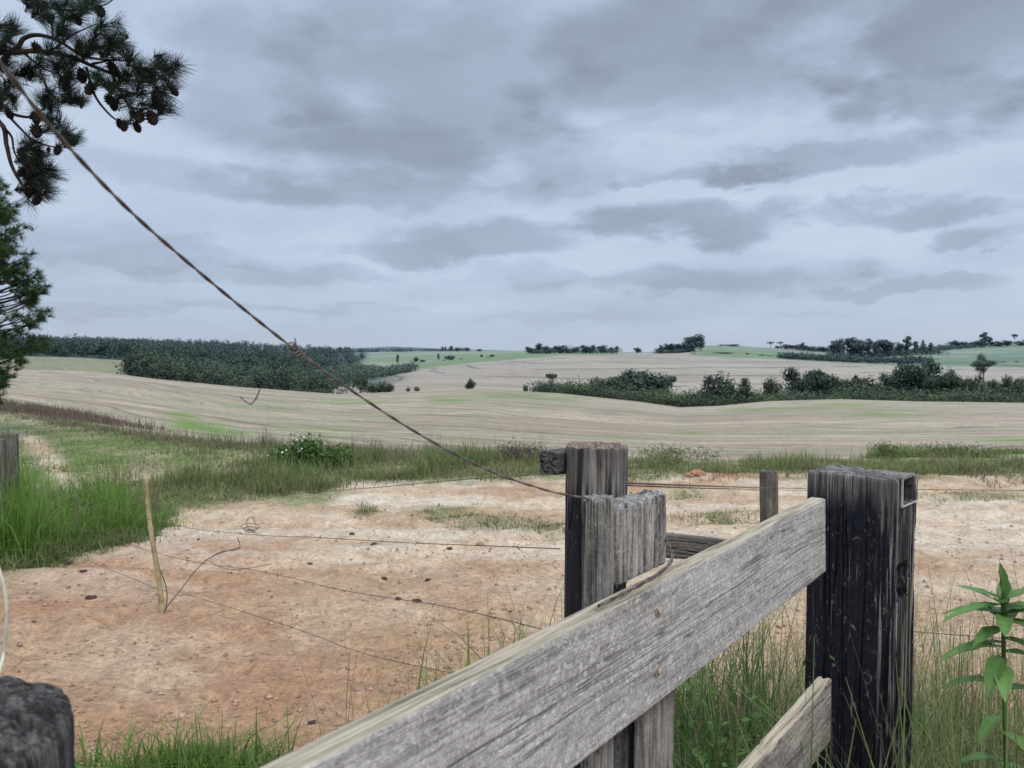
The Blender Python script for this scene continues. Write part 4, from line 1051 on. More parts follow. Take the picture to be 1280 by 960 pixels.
# ---- the gate
gate = empty('wooden_gate', (0, 0, 0)); tag(gate, 'open field gate of weathered grey boards crossing the foreground diagonally', 'gate')
YE = 1.82
e_top = at(1033, 622, YE); e_bot = at(1040, 716, YE)
RH = e_top.z - e_bot.z; RT = 0.032
rail_c = Vector((e_top.x, e_top.y, (e_top.z + e_bot.z) / 2)) + n2 * RT / 2
RL = 1.86
me = timber('top_rail', section_rect(260, RT, RH, 0.004), RL, 520, 5, depth=0.0014, freq=80, zf=2.2, jag=0.002, warp=0.0024, fine_cracks=0.35, slant=-0.09)
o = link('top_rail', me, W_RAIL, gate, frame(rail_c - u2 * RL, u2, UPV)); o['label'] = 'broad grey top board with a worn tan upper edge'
# lower rail
l_top = at(1040, 848, 1.80); LH = 0.15
me = timber('lower_rail', section_rect(200, RT, LH, 0.006), RL, 420, 9, depth=0.0025, freq=45, zf=3.0, jag=0.004, warp=0.003)
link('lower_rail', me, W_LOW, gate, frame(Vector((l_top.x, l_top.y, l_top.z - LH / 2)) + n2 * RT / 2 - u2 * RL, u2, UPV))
# uprights behind the rails
def on_rail(xp, back=0.0):
    """distance along the rail front where it is seen at photo column xp"""
    k = (xp - CX) / F; P = Vector((e_top.x, e_top.y, 0)) + n2 * back
    t = (P.x - k * P.y) / (k * u2.y - u2.x)
    return P + u2 * t
def upright(name, xa, xb, ytop, zbot, thick, mat, seed, back, round_=False, **kw):
    a = on_rail(xa, back); b = on_rail(xb, back)
    w = (b - a).length; c = (a + b) / 2 + n2 * thick / 2
    zt = at((xa + xb) / 2, ytop, c.y).z
    sec = section_rect(150, w, thick, min(0.006, thick * 0.2)) if not round_ else section_rect(150, w, thick, min(w, thick) * 0.33)
    me = timber(name, sec, zt - zbot, int(200 * (zt - zbot)) + 30, seed, **kw)
    return link(name, me, mat, gate, frame(Vector((c.x, c.y, zbot)), UPV, n2)), c, zt, w
upright('stile_board', 752, 771, 622, 0.12, 0.034, W_STILE, 41, RT + 0.004, depth=0.003, freq=60, jag=0.004, warp=0.003)
zr = e_top.z
upright('stile_block', 771, 839, 624, zr + 0.006, 0.05, W_BLOCK, 42, RT + 0.002, round_=True, depth=0.005, freq=70, zf=3, jag=0.005, warp=0.003)
upright('stile_board', 768, 808, 860, 0.12, 0.03, W_DARK, 43, RT + 0.040, depth=0.003, freq=50, jag=0.004)  # shadow below the rail put into this board's dark wood colour
upright('stile_board', 812, 847, 800, 0.12, 0.024, W_STILE, 44, RT + 0.004, depth=0.003, freq=50, jag=0.004)
M_BOLT = mat_plain('bolt_metal', (0.30, 0.24, 0.19), (0.50, 0.44, 0.38), 120, 0.7, 0.3, 0.5)
for y in (762, 838):
    p = on_rail(824); d = Vector(p); dd = at(824, y, 1.0)
    z = at(824, y, p.y).z
    c = Vector((p.x, p.y, z)) ; b = MB()
    nn = -n2
    b.tube([c - nn * 0.002, c + nn * 0.0025], 0.0088, 22); wash = b.build('bolt', M_BOLT, gate, False)
    b = MB(); b.tube([c + nn * 0.0025, c + nn * 0.006, c + nn * 0.008], [0.0058, 0.0052, 0.003], 16); b.build('bolt_head', M_BOLT, wash, True)
    b = MB()
# ---- hinge post, bottom left
g0 = Vector((-0.446, 0.590, 0)); zt = 1.425
me = timber('gate_post', section_round(220, 0.098, 0.10, 3), zt + 0.05, 420, 51, depth=0.006, freq=42, zf=1.2, jag=0.004, warp=0.004)
# domed, worn top
for v in me.vertices:
    r_ = math.hypot(v.co.x, v.co.y)
    if v.co.z > zt - 0.10: v.co.z -= max(0, (r_ - 0.05)) ** 2 * 9 * (v.co.z - (zt - 0.10)) / 0.15
o = link('gate_post', me, W_HINGE, None, Matrix.Translation((g0.x, g0.y, -0.05))); tag(o, 'dark worn top of a round gate post close by in the bottom left corner', 'gate post')

# ---- tall squared tarred post with mortises
YA = 1.93
uP = Vector((math.sin(R(43.5)), math.cos(R(43.5)), 0)); nP = Vector((uP.y, -uP.x, 0))
A = at(1008.5, 589, YA); S = 0.155; Wd = 0.211
nB = nP                                             # to the right and nearer
ctr = Vector((A.x, A.y, 0)) + nB * Wd / 2 + uP * S / 2
Hh = A.z + 0.05
me = timber('post_body', section_rect(420, Wd, S, 0.012), Hh, 560, 61, depth=0.0085, freq=24, zf=0.8, jag=0.003, warp=0.004, fine_cracks=0.9)
Mp = frame(Vector((ctr.x, ctr.y, -0.05)), UPV, -uP)
def side_z(y): return at(1135, y, (ctr + nB * Wd / 2 - uP * S * 0.2).y).z
xl = Vector((Mp[0][0], Mp[1][0], Mp[2][0])); sgn = 1 if xl.dot(nB) > 0 else -1
HOLES = [(598, 632, 0.14, 0.86, 0.12), (704, 752, 0.10, 0.62, 0.10), (890, 935, 0.14, 0.78, 0.10)]
co_ = np.zeros(len(me.vertices) * 3, np.float32); me.vertices.foreach_get('co', co_); co_ = co_.reshape(-1, 3)
ck_ = np.zeros(len(me.vertices), np.float32); me.attributes['crack'].data.foreach_get('value', ck_)
for y0, y1, f0, f1, deep in HOLES:
    z0, z1 = side_z(y1) + 0.05, side_z(y0) + 0.05
    yc0, yc1 = S / 2 - f1 * S, S / 2 - f0 * S
    jj = (vn(co_[:, 2] * 60, co_[:, 1] * 60, 4) - 0.5) * 0.006
    m_ = (co_[:, 0] * sgn > Wd / 2 - 0.02) & (co_[:, 1] > yc0 + jj) & (co_[:, 1] < yc1 + jj) & (co_[:, 2] > z0 + jj) & (co_[:, 2] < z1 + jj) & (co_[:, 2] < Hh - 0.006)
    co_[m_, 0] -= sgn * deep; ck_[m_] = 1.08  # shade inside the holes painted in through the crack darkening
me.vertices.foreach_set('co', co_.ravel()); me.attributes['crack'].data.foreach_set('value', ck_); me.update()
tp = empty('tarred_post', (ctr.x, ctr.y, 0)); tag(tp, 'thick squared post streaked with blue black tar, with cut out holes in its right side', 'post')
bpy.context.view_layer.update()
o = link('post_body', me, W_TALL, tp); o.matrix_basis = Matrix.Translation((-ctr.x, -ctr.y, 0)) @ Mp
# pale rim round the top mortise
def rim():
    b = MB(); z0, z1 = side_z(632) + 0.0, side_z(598) + 0.0
    f = [ctr + nB * (Wd / 2 + 0.004) - uP * (S / 2 - q * S) for q in (0.14, 0.86)]
    P = [Vector((f[0].x, f[0].y, z1)), Vector((f[0].x, f[0].y, z0)), Vector((f[1].x, f[1].y, z0)), Vector((f[1].x, f[1].y, z1))]
    o3 = Vector((ctr.x, ctr.y, 0))
    b.tube([p - o3 for p in P], 0.0028, 6)
    b.build('mortise_rim', mat_plain('pale_splinter', (0.25, 0.24, 0.22), (0.48, 0.46, 0.43), 60), tp)
rim()

# ---- round post with rail stubs
YR = 2.06; rr = 0.0835
c = at(741, 556, YR); zt = c.z
me = timber('post_body', section_round(300, rr, 0.06, 5), zt + 0.05, 520, 71, depth=0.0065, freq=26, zf=1.1, jag=0.0035, warp=0.005, hollow=0.03)
rp = empty('round_post', (c.x, c.y, 0)); tag(rp, 'round weathered post, grey on top and black below, behind the gate stile', 'post')
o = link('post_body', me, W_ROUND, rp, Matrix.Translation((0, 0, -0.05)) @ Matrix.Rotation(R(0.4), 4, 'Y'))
me = timber('rail_stub', section_rect(120, 0.055, 0.062, 0.006), 0.16, 60, 73, depth=0.003, freq=40, jag=0.004)
q = at(690, 578, 2.05) - Vector((c.x, c.y, 0))
ax = Vector((-0.55, -0.83, 0.05))
link('rail_stub', me, W_DARK, rp, frame(Vector((q.x, q.y, q.z)) - ax.normalized() * 0.14, ax, UPV))
# grey board running on from the round post
p0 = at(775, 676, 2.16); p1 = at(930, 690, 2.30)
me = timber('broken_rail', section_rect(140, 0.03, 0.066, 0.004), (p1 - p0).length, 120, 75, depth=0.003, freq=60, jag=0.01)
o = link('broken_rail', me, W_OLD, None, frame(p0, p1 - p0, UPV)); tag(o, 'short grey broken board sloping down behind the gate between the two posts', 'board')

# ---- small far post, left fence post
def small_post(name, xc, wpx, ytop, D, label, seed, sec='rect', lean=0.0, mat=W_OLD):
    g = ground_at(xc, D); t = at(xc, ytop, D); w = wpx * D / F
    s = section_rect(110, w, w * 0.8, w * 0.12) if sec == 'rect' else section_round(120, w / 2, 0.1, seed)
    me = timber(name, s, t.z - g.z + 0.1, 220, seed, depth=w * 0.05, freq=2.4 / w, zf=1.3, jag=w * 0.08, warp=w * 0.04)
    o = link(name, me, mat, None, Matrix.Translation((g.x, g.y, g.z - 0.1)) @ Matrix.Rotation(lean, 4, 'Y') @ Matrix.Rotation(0.35, 4, 'Z')); tag(o, label, 'fence post')
    return o
small_post('fence_post', 966, 19, 588, 5.6, 'small grey fence post standing on the yard left of the tall tarred post', 81, lean=-0.02)
small_post('fence_post', 11, 15, 542, 6.9, 'weathered fence post at the left edge standing in bright grass', 82)
small_post('fence_post', -7, 18, 549, 6.6, 'second shorter fence post right beside the first at the left edge', 83)
# bamboo stick
D = 5.0
g = ground_at(197, D); tpt = at(181, 594, D + 0.06); b = MB(); ax = tpt - g; pts = []; rd = []
for k in range(41):
    f = k / 40; pts.append(g - ax * 0.03 + ax * 1.03 * f + Vector((0.006 * math.sin(f * 7), 0, 0))); node = 1 + 0.22 * max(0, 1 - abs((f * 7.2) % 1 - 0.5) * 16)
    rd.append((0.0175 - 0.005 * f) * node)
b.tube(pts, rd, 12); o = b.build('bamboo_stick', mat_plain('bamboo', (0.25, 0.20, 0.10), (0.42, 0.34, 0.19), 14, 0.7), None, True); tag(o, 'leaning yellowish bamboo stick planted in the bare yard', 'stick')
# thin dark cane beside it
b = MB(); b.tube(spline([at(197, 612, 5.2), at(194, 660, 5.15), at(196, 700, 5.1), at(208, 735, 5.05), at(207, 762, 5.0), at(199, 772, 4.98)], 6), 0.0035, 6)
o = b.build('dry_cane', M_BARK, None, True); tag(o, 'thin dark dry cane standing against the bamboo stick', 'cane')
b = MB()
b.tube(spline([at(199, 771, 4.98), at(222, 742, 5.1), at(258, 700, 5.3), at(300, 684, 5.5)], 6), 0.003, 6)
b.tube(spline([at(258, 700, 5.3), at(276, 690, 5.3), at(299, 686, 5.4), at(297, 672, 5.4)], 5), 0.0025, 6)
b.tube(spline([at(258, 700, 5.3), at(290, 712, 5.3), at(340, 705, 5.5)], 5), 0.002, 6)
o = b.build('dry_branch', M_BARK, None, True); tag(o, 'bare forked twig leaning out from the foot of the bamboo stick', 'twig')

# ------------------------------------------------------------------ WIRES
M_WIRE = mat_plain('rusty_wire', (0.10, 0.07, 0.055), (0.22, 0.17, 0.14), 60, 0.7, 0.4)
M_ROPE = mat_plain('grey_twisted_wire', (0.09, 0.072, 0.066), (0.19, 0.16, 0.148), 90, 0.6, 0.5)
# big twisted wire
def twisted(name, P, rad, mat, parent=None, turns=120, nseg=10, twist=1.0):
    c = spline(P, nseg); b = MB(); L = [0]
    for i in range(1, len(c)): L.append(L[-1] + (c[i] - c[i - 1]).length)
    m = max(int(L[-1] / 0.003), 40)
    xs = [i / m * L[-1] for i in range(m + 1)]; cp = []
    for s_ in xs:
        j = max(0, min(len(c) - 2, next((k for k in range(len(L) - 1) if L[k + 1] >= s_), len(c) - 2)))
        f = (s_ - L[j]) / max(1e-6, L[j + 1] - L[j]); cp.append(c[j].lerp(c[j + 1], f))
    for ph in (0, math.pi):
        q = []
        for i, p in enumerate(cp):
            d = (cp[min(i + 1, m)] - cp[max(i - 1, 0)]).normalized(); a = d.cross(UPV).normalized(); e = d.cross(a)
            w = xs[i] / 0.030 * 2 * math.pi * twist / 2 + ph
            q.append(p + (a * math.cos(w) + e * math.sin(w)) * rad * 0.52)
        b.tube(q, rad * 0.6, 6)
    return b.build(name, mat, parent, True)
big = empty('stay_wire', at(735, 625, 1.08)); tag(big, 'thick twisted wire running from the gate stile up to the upper left across the sky', 'wire')
bo = Vector(big.location)
def rel(L): return [Vector(p) - bo for p in L]
twisted('strand', rel([at(-90, -40, 0.44), at(0, 78, 0.50), at(85, 183, 0.58), at(200, 298, 0.70), at(370, 438, 0.88), at(500, 528, 0.95), at(600, 583, 1.00), at(680, 612, 1.05), at(733, 623, 1.08), at(760, 630, 1.20)]), 0.0016, M_ROPE, big)
# loop round the stile and back over the rail
twisted('loop', rel([at(770, 640, 1.22), at(820, 660, 1.26), at(836, 682, 1.20), at(840, 699, 1.13), at(825, 716, 1.10), at(800, 731, 1.062), at(775, 744, 1.035), at(748, 757, 1.01)]), 0.0027, M_ROPE, big)
b = MB()
k0 = Vector(rel([at(370, 438, 0.88)])[0])
for i in range(5): b.tube([k0 + Vector((0.006 * (i - 2) * .5, 0, -0.006 * (i - 2) * .5)) + Vector((math.cos(a) * 0.0034, math.sin(a) * 0.0034, math.sin(a) * 0.003)) for a in np.linspace(0, 6.2, 12)], 0.0011, 5)
b.tube([k0, k0 + Vector((-0.001, 0, 0.014))], [0.002, 0.0008], 5); b.tube([k0, k0 + Vector((0.004, 0.01, -0.012))], [0.002, 0.0008], 5)
b.build('knot', M_ROPE, big, True)
b = MB(); b.tube(rel(spline([at(370, 440, 0.88), at(352, 462, 0.89), at(325, 486, 0.90)], 8)), 0.00028, 4)
b.tube(rel(spline([at(325, 486, 0.9), at(320, 498, 0.9), at(313, 505, 0.9), at(306, 501, 0.9), at(300, 496, 0.9)], 6)), 0.0009, 6)
b.build('wire_tail', M_ROPE, big, True)

def fence_wire(label, P, rad=0.0016, barbs=(), group=None):
    b = MB(); c = spline(P, 14); b.tube(c, rad, 6)
    for x in barbs:
        i = int(x * (len(c) - 1)); p = c[i]
        for k in range(4): b.tube([p, p + Vector((random.uniform(-1, 1), random.uniform(-.4, .4), random.uniform(-1, 1))).normalized() * 0.013], [rad, 0.0006], 5)
    o = b.build('fence_wire', M_WIRE, None, True); tag(o, label, 'wire', group); return o
LP = (11, 6.88)
fence_wire('topmost fence wire from the round post to the left edge in front of the verge', [at(700, 592, 2.03), at(640, 595, 2.4), at(547, 602, 3.0), at(460, 610, 3.7), at(330, 617, 4.3), at(184, 605, 5.0), at(12, 575, 6.85)], barbs=(.2, .4, .55, .8))
fence_wire('second fence wire crossing the pale soil left of the round post', [at(700, 686, 2.03), at(600, 682, 2.5), at(500, 678, 3.0), at(400, 672, 3.6), at(300, 667, 4.2), at(190, 650, 4.98), at(12, 600, 6.85)], barbs=(.1, .3, .5, .72))
fence_wire('third fence wire sagging low over the middle of the yard', [at(700, 793, 2.03), at(640, 777, 2.3), at(550, 757, 2.8), at(430, 738, 3.4), at(330, 715, 4.0), at(192, 690, 4.98), at(12, 630, 6.85)], barbs=(.15, .35, .5, .65))
fence_wire('lowest fence wire sagging nearly to the soil in front of the gate rail', [at(740, 880, 2.1), at(640, 856, 2.4), at(510, 830, 2.9), at(440, 812, 3.2), at(370, 786, 3.6), at(240, 745, 4.5), at(195, 735, 4.98), at(12, 660, 6.85)], barbs=(.3, .45, .6))
fence_wire('upper fence wire running right from the round post past the tall tarred post', [at(768, 603, 2.04), at(870, 607, 2.5), at(966, 610, 5.5), at(1060, 611, 5.8), at(1280, 613, 6.4), at(1500, 615, 7.2)], rad=0.0030, barbs=(.5, .8))
fence_wire('thin second wire just under the upper one between the round post and the small post', [at(775, 606, 2.1), at(870, 610, 2.5), at(957, 612, 5.5), at(1010, 613, 5.7), at(1100, 613, 6)], rad=0.0022)
fence_wire('lower fence wire crossing the grass right of the tall tarred post', [at(1100, 786, 2.2), at(1200, 794, 2.4), at(1285, 800, 2.6), at(1500, 815, 3)], rad=0.0016, barbs=(.4,))
# tangle
b = MB()
for k in range(3): b.tube([at(313 + math.cos(a) * (6 + k * 3), 664 + math.sin(a) * (1.6 + k) - k * 3, 5.6 - 0.05 * k) for a in np.linspace(0, 6.0, 20)], 0.0025, 5)
b.tube(spline([at(322, 668, 5.6), at(310, 660, 5.6), at(309, 650, 5.6), at(316, 646, 5.6), at(319, 656, 5.6)], 5), 0.0025, 5)
o = b.build('wire_tangle', M_WIRE, None, True); tag(o, 'small tangle of loose wire beside the second fence wire', 'wire')
# pale cord at the left edge
b = MB(); b.tube(spline([at(-12, 690, 0.75), at(0, 716, 0.75), at(7, 745, 0.75), at(8, 780, 0.75), at(4, 820, 0.75), at(-3, 846, 0.72), at(-10, 880, 0.68)], 8), 0.0017, 7)
o = b.build('pale_cord', mat_plain('pale_cord', (0.5, 0.47, 0.36), (0.62, 0.58, 0.45), 40, 0.6), None, True); tag(o, 'pale curved cord hanging at the left edge above the near post', 'cord')

# ------------------------------------------------------------------ PINES
M_NEEDLE = mat_leaf('pine_needles', (0.006, 0.011, 0.008), (0.030, 0.050, 0.030), tr=0.2, hz=False)
M_NEEDLE2 = mat_leaf('young_pine_foliage', (0.016, 0.03, 0.012), (0.075, 0.125, 0.045), tr=0.2, hz=False)
M_PBARK = mat_plain('pine_bark', (0.015, 0.012, 0.011), (0.05, 0.038, 0.032), 12, 0.95)
M_CONE = mat_plain('pine_cone_scales', (0.010, 0.007, 0.007), (0.026, 0.018, 0.017), 60, 0.9)
def tuft(s, p, d, L, n, w, spread=0.9, rs=RS):
    """a bottle brush of needles round the shoot end p pointing along d"""
    d = np.array(d, float); d /= np.linalg.norm(d)
    f = rs.rand(n); base = np.array(p) - d * (f * L * 0.55)[:, None]
    v = rs.normal(size=(n, 3)); v -= (v @ d)[:, None] * d; v /= np.linalg.norm(v, axis=1, keepdims=True) + 1e-9
    v = v * spread + d * (0.55 + 0.6 * rs.rand(n))[:, None]; v /= np.linalg.norm(v, axis=1, keepdims=True)
    ln = L * (0.75 + 0.4 * rs.rand(n))
    tip = base + v * ln[:, None] - np.array([0, 0, 1]) * (0.10 * ln)[:, None]
    s.needles(base, tip, w, np.clip(0.35 + 0.4 * v[:, 2] + 0.15 * rs.normal(size=n), 0, 1))
PD = 6.0
troot = Vector((-5.9, 6.4, 0)); troot.z = gz(troot.x, troot.y)
pine = empty('pine_tree', troot); tag(pine, 'pine whose long needled boughs with cones hang into the top left corner', 'tree')
def prel(L): return [Vector(q) - troot for q in L]
b = MB(); b.tube([(0, 0, -0.3), (0.05, 0, 1.5), (0, 0.05, 3.5), (0.05, 0, 6), (0, 0, 9.5)], [0.24, 0.2, 0.17, 0.13, 0.04], 16); b.build('trunk', M_PBARK, pine, True)
tr = lambda z: Vector((0.03, 0.02, z))
BR = [
 [(tr(4.0)), (-60, 62, 6.2), (0, 66, 6), (45, 64, 6), (85, 70, 6), (115, 82, 6), (140, 92, 5.95), (165, 100, 5.9), (195, 100, 5.9), (215, 88, 5.9)],
 [(tr(4.4)), (-50, 90, 6.2), (15, 64, 6), (30, 48, 6), (50, 44, 6), (75, 52, 6), (100, 68, 5.95), (125, 74, 5.9), (155, 76, 5.85)],
 [(tr(5.0)), (-60, -30, 6.2), (30, -8, 6.1), (55, 15, 6.1), (64, 28, 6.05), (66, 48, 6)],
 [(40, 4, 6.1), (75, 12, 6.1), (105, 12, 6.1), (135, 4, 6.1), (150, -12, 6.1)],
 [(50, 88, 6), (58, 108, 6), (68, 122, 6), (82, 128, 6), (105, 122, 6)],
 [(108, 84, 5.95), (118, 118, 5.95), (134, 140, 5.95), (150, 152, 5.95), (170, 154, 5.95), (195, 142, 5.95)],
 [(tr(3.4)), (-50, 120, 6.2), (0, 130, 6), (15, 142, 6), (40, 146, 6), (56, 134, 6)],
 [(10, 144, 6), (25, 160, 6), (40, 174, 6), (60, 182, 6), (78, 184, 6), (90, 176, 6)],
 [(tr(3.0)), (-45, 140, 6.2), (0, 154, 6), (8, 180, 6), (14, 205, 6), (24, 225, 6), (36, 240, 6), (50, 244, 6)],
 [(0, 156, 6), (14, 170, 6), (18, 190, 6), (28, 206, 6), (42, 214, 6)],
 [(115, 80, 5.9), (135, 76, 5.9), (160, 70, 5.85)], [(150, 112, 5.9), (176, 118, 5.9), (200, 112, 5.9)],
 [(70, 60, 6), (90, 44, 6), (120, 30, 6)], [(30, 66, 6), (52, 84, 6), (80, 96, 6)],
 [(140, 92, 5.95), (160, 130, 5.95), (180, 136, 5.95), (200, 130, 5.95)],
]
def cv(q): return (q + troot) if isinstance(q, Vector) else at(*q)
br_end = []
for L in BR:
    P = [cv(q) for q in L]; c = spline(prel(P), 6); n = len(c)
    r0 = 0.024 if isinstance(L[0], Vector) else 0.011
    b = MB(); b.tube(c, [max(0.004, r0 * (1 - 0.75 * i / (n - 1))) for i in range(n)], 7); b.build('branch', M_PBARK, pine, True)
TF = [(20, 36), (8, 40), (5, 56), (0, 30), (128, 30), (120, 42), (110, 58), (138, 48), (150, 52), (142, 58), (158, 68), (165, 74), (125, 60), (98, 52), (108, 64),
      (200, 72), (206, 84), (216, 90), (222, 80), (190, 88), (180, 90), (170, 84), (160, 92), (150, 100), (175, 104), (196, 108), (212, 104), (206, 116), (160, 116), (140, 110), (130, 100), (120, 92), (150, 120), (185, 98),
      (48, 14), (62, 22), (80, 16), (92, 20), (104, 12), (70, 4), (56, 2), (84, 2), (112, 4), (120, -4), (42, 2), (30, -6), (75, 40), (80, 34),
      (50, 78), (36, 84), (30, 92), (42, 92), (70, 80), (82, 86), (78, 96), (88, 92), (66, 60), (90, 72), (92, 122), (84, 120), (102, 126), (86, 108),
      (8, 108), (0, 116), (14, 118), (4, 132), (-4, 124), (16, 100), (60, 118), (54, 126), (62, 130), (58, 144), (70, 148), (62, 158), (84, 166), (86, 176), (92, 172), (40, 178), (38, 184),
      (30, 200), (40, 204), (50, 200), (56, 210), (48, 218), (40, 228), (54, 226), (58, 240), (60, 216), (36, 216), (30, 236), (46, 238), (50, 188), (-8, 60), (-10, 90), (198, 128), (205, 136), (192, 144), (180, 130), (168, 140), (135, 66), (20, 62), (10, 76)]
s = Soup()
for i, (x, y) in enumerate(TF):
    p = at(x, y, PD + RS.normal() * 0.18) - troot
    # shoots point outward / upward
    a = RS.rand() * 6.28; d = (0.35 + 0.5 * math.cos(a), 0.4 * math.sin(a), 0.75 + 0.3 * RS.normal())
    if y > 180 and x < 70: d = (0.7, 0.2 * math.sin(a), 0.25 + 0.3 * RS.normal())
    if 185 < x: d = (0.6 + 0.3 * RS.rand(), 0.4 * math.sin(a), 0.5 + 0.5 * RS.normal())
    tuft(s, p, d, 0.14, 135, 0.0034, 0.75)
    p2 = np.array(p) + RS.normal(size=3) * 0.05; tuft(s, p2, np.array(d) + RS.normal(size=3) * 0.5, 0.12, 70, 0.0032, 0.9)
link('needles', s.mesh('needles'), M_NEEDLE, pine)
def cone_mesh():
    b = MB(); L = 0.085; R0 = 0.033
    b.lump((0, 0, -L * 0.5), (R0 * 0.8, R0 * 0.8, L * 0.5), 3, 12, 8, 0.05)
    for k in range(52):
        f = (k + 0.5) / 52; a = k * 2.39996; z = -L * f; r = R0 * (math.sin(math.pi * (0.12 + 0.82 * f)) ** 0.7)
        o = Vector((math.cos(a) * r * 0.7, math.sin(a) * r * 0.7, z)); e = Vector((math.cos(a) * r * 1.12, math.sin(a) * r * 1.12, z + 0.008)); sd = Vector((-math.sin(a), math.cos(a), 0)) * 0.007
        b.add([o - sd, o + sd, e + sd * 0.6, e - sd * 0.6, e + Vector((0, 0, -0.006))], [(0, 1, 2, 3), (3, 2, 4), (0, 4, 1)])
    me = bpy.data.meshes.new('pine_cone'); me.from_pydata(b.v, [], b.f); me.update(); me.materials.append(M_CONE); return me
CM = cone_mesh()
for i, (x, y, sc) in enumerate(((41, 56, 1.1), (122, 12, 1.1), (94, 20, 1), (63, 22, .9), (100, 56, 1.1), (114, 54, 1.1), (101, 88, 1.3), (136, 80, 1.2), (116, 108, 1.2), (134, 122, 1.1), (142, 126, 1.1), (192, 118, 1.3), (213, 110, 1), (148, 151, .9), (156, 154, 1), (168, 155, 1), (176, 142, 1.2), (187, 144, 1.3),
                              (42, 145, 1.1), (45, 159, 1.3), (75, 184, 1), (61, 187, .5), (27, 188, 1), (40, 208, 1.1), (30, 214, .9), (37, 226, 1), (50, 246, 1.1), (5, 58, 1.1), (139, 106, 1), (33, 238, .9), (83, 104, .9), (8, 138, 1.0))):
    o = link('pine_cone', CM, None, pine, Matrix.Translation(at(x, y - 3, PD - 0.1) - troot) @ Matrix.Rotation(random.uniform(-.5, .5), 4, 'X') @ Matrix.Rotation(random.uniform(-.6, .6), 4, 'Y') @ Matrix.Scale(sc, 4))

# second, farther pine
D2 = 15.0; x0 = -58
t2 = ground_at(x0, D2); pine2 = empty('pine_tree', t2); tag(pine2, 'bushy dark green pine farther back, cut by the left edge below the hanging boughs', 'tree')
b = MB(); b.tube([(0, 0, -0.3), (0.05, 0, 2), (0, 0, 4), (0, 0, 7.2)], [0.16, 0.13, 0.09, 0.02], 12); b.build('trunk', M_PBARK, pine2, True)
s = Soup(); b = MB(); rs = np.random.RandomState(8)
def prof2(y): return np.interp(y, [150, 215, 240, 262, 285, 300, 325, 350, 385, 410, 430, 455, 480, 505], [-20, 2, 12, 24, 26, 22, 44, 52, 56, 40, 52, 40, 18, 2])
tips = [(8, 232), (3, 250), (34, 284), (26, 292), (14, 300), (38, 318), (34, 330), (48, 338), (52, 348), (60, 356), (56, 366), (50, 360), (40, 374), (62, 388), (64, 394), (54, 398), (46, 402), (38, 392), (30, 350), (24, 330), (56, 424), (60, 430), (48, 428), (42, 436), (30, 440)]
for k in range(190):
    if k < len(tips): x, y = tips[k]; y0 = y + 26
    else:
        y = 150 + 350 * rs.rand(); x = -60 + (prof2(y) + 58) * (0.25 + 0.72 * rs.rand()); y0 = y + 22
    dd = D2 + (rs.rand() - 0.5) * (1.6 if k >= len(tips) else 0.5)
    st = Vector((0, 0, at(x0, min(y0, 498), D2).z - t2.z)); e = at(x, y, dd) - t2
    mid = st.lerp(e, 0.6) + Vector((0, 0, -0.10))
    b.tube(spline([st, mid, e], 5), [0.02, 0.018, 0.017, 0.016, 0.015, 0.013, 0.012, 0.010, 0.008, 0.007, 0.006], 5)
    dv = (e - mid).normalized()
    for q in range(9 if k >= len(tips) else 8):
        f = 1 - 0.055 * q; base = (mid.lerp(e, f) if q else e)
        dn = np.array(dv) + rs.normal(size=3) * 0.55 + np.array([0, 0, .35]); tuft(s, np.array(base) + rs.normal(size=3) * 0.07 * (q > 0), dn, 0.13, 34, 0.008, 0.9, rs)
b.build('branch', M_PBARK, pine2, True); link('needles', s.mesh('needles'), M_NEEDLE2, pine2)

# ------------------------------------------------------------------ BROAD LEAVED PLANT
M_BROAD = mat_leaf('broad_leaf', (0.045, 0.10, 0.022), (0.16, 0.29, 0.085), tr=0.35, hz=False, rough=0.45)
def leaf_mesh(b, base, d, L, W, droop, tint):
    d = Vector(d).normalized(); side = d.cross(UPV).normalized(); n = 9; V = []
    for i in range(n + 1):
        f = i / n; w = W * math.sin(math.pi * min(1, 0.06 + f * 0.94)) ** 0.8 * (1 - 0.25 * f); p = Vector(base) + d * L * f + Vector((0, 0, -droop * L * f * f))
        up = side.cross(d).normalized()
        wv_ = math.sin(f * 19 + L * 90) * w * 0.05; V += [p - side * w * 0.5 + up * (w * 0.16 + wv_), p - side * w * 0.26 + up * w * 0.08, p, p + side * w * 0.26 + up * w * 0.08, p + side * w * 0.5 + up * (w * 0.16 - wv_)]
    b.add(V, [(i * 5 + k, i * 5 + k + 1, (i + 1) * 5 + k + 1, (i + 1) * 5 + k) for i in range(n) for k in range(4)], tint)
    for i in range(n + 1):
        for k in range(5): b.t[len(b.t) - (n + 1) * 5 + i * 5 + k] = min(1, max(0, tint + (0.38 if k == 2 else 0) + (0.12 if i % 2 else -0.08)))
pc = at(1254, 768, 1.62); pg = Vector((pc.x, pc.y, gz(pc.x, pc.y)))
pl = empty('leafy_plant', pg); tag(pl, 'fresh green plant with long broad leaves at the right edge beside the tall post', 'plant')
h0 = pc.z - pg.z
pl.scale = (1, 1, 1)
b = MB(); b.tube(spline([(0, 0, -0.02), (0.035, 0, h0 * 0.4), (0.012, 0, h0 * 0.75), (0, 0, h0), (0, 0, h0 + 0.05)], 5), 0.0042, 8); b.build('stem', M_BROAD, pl, True)
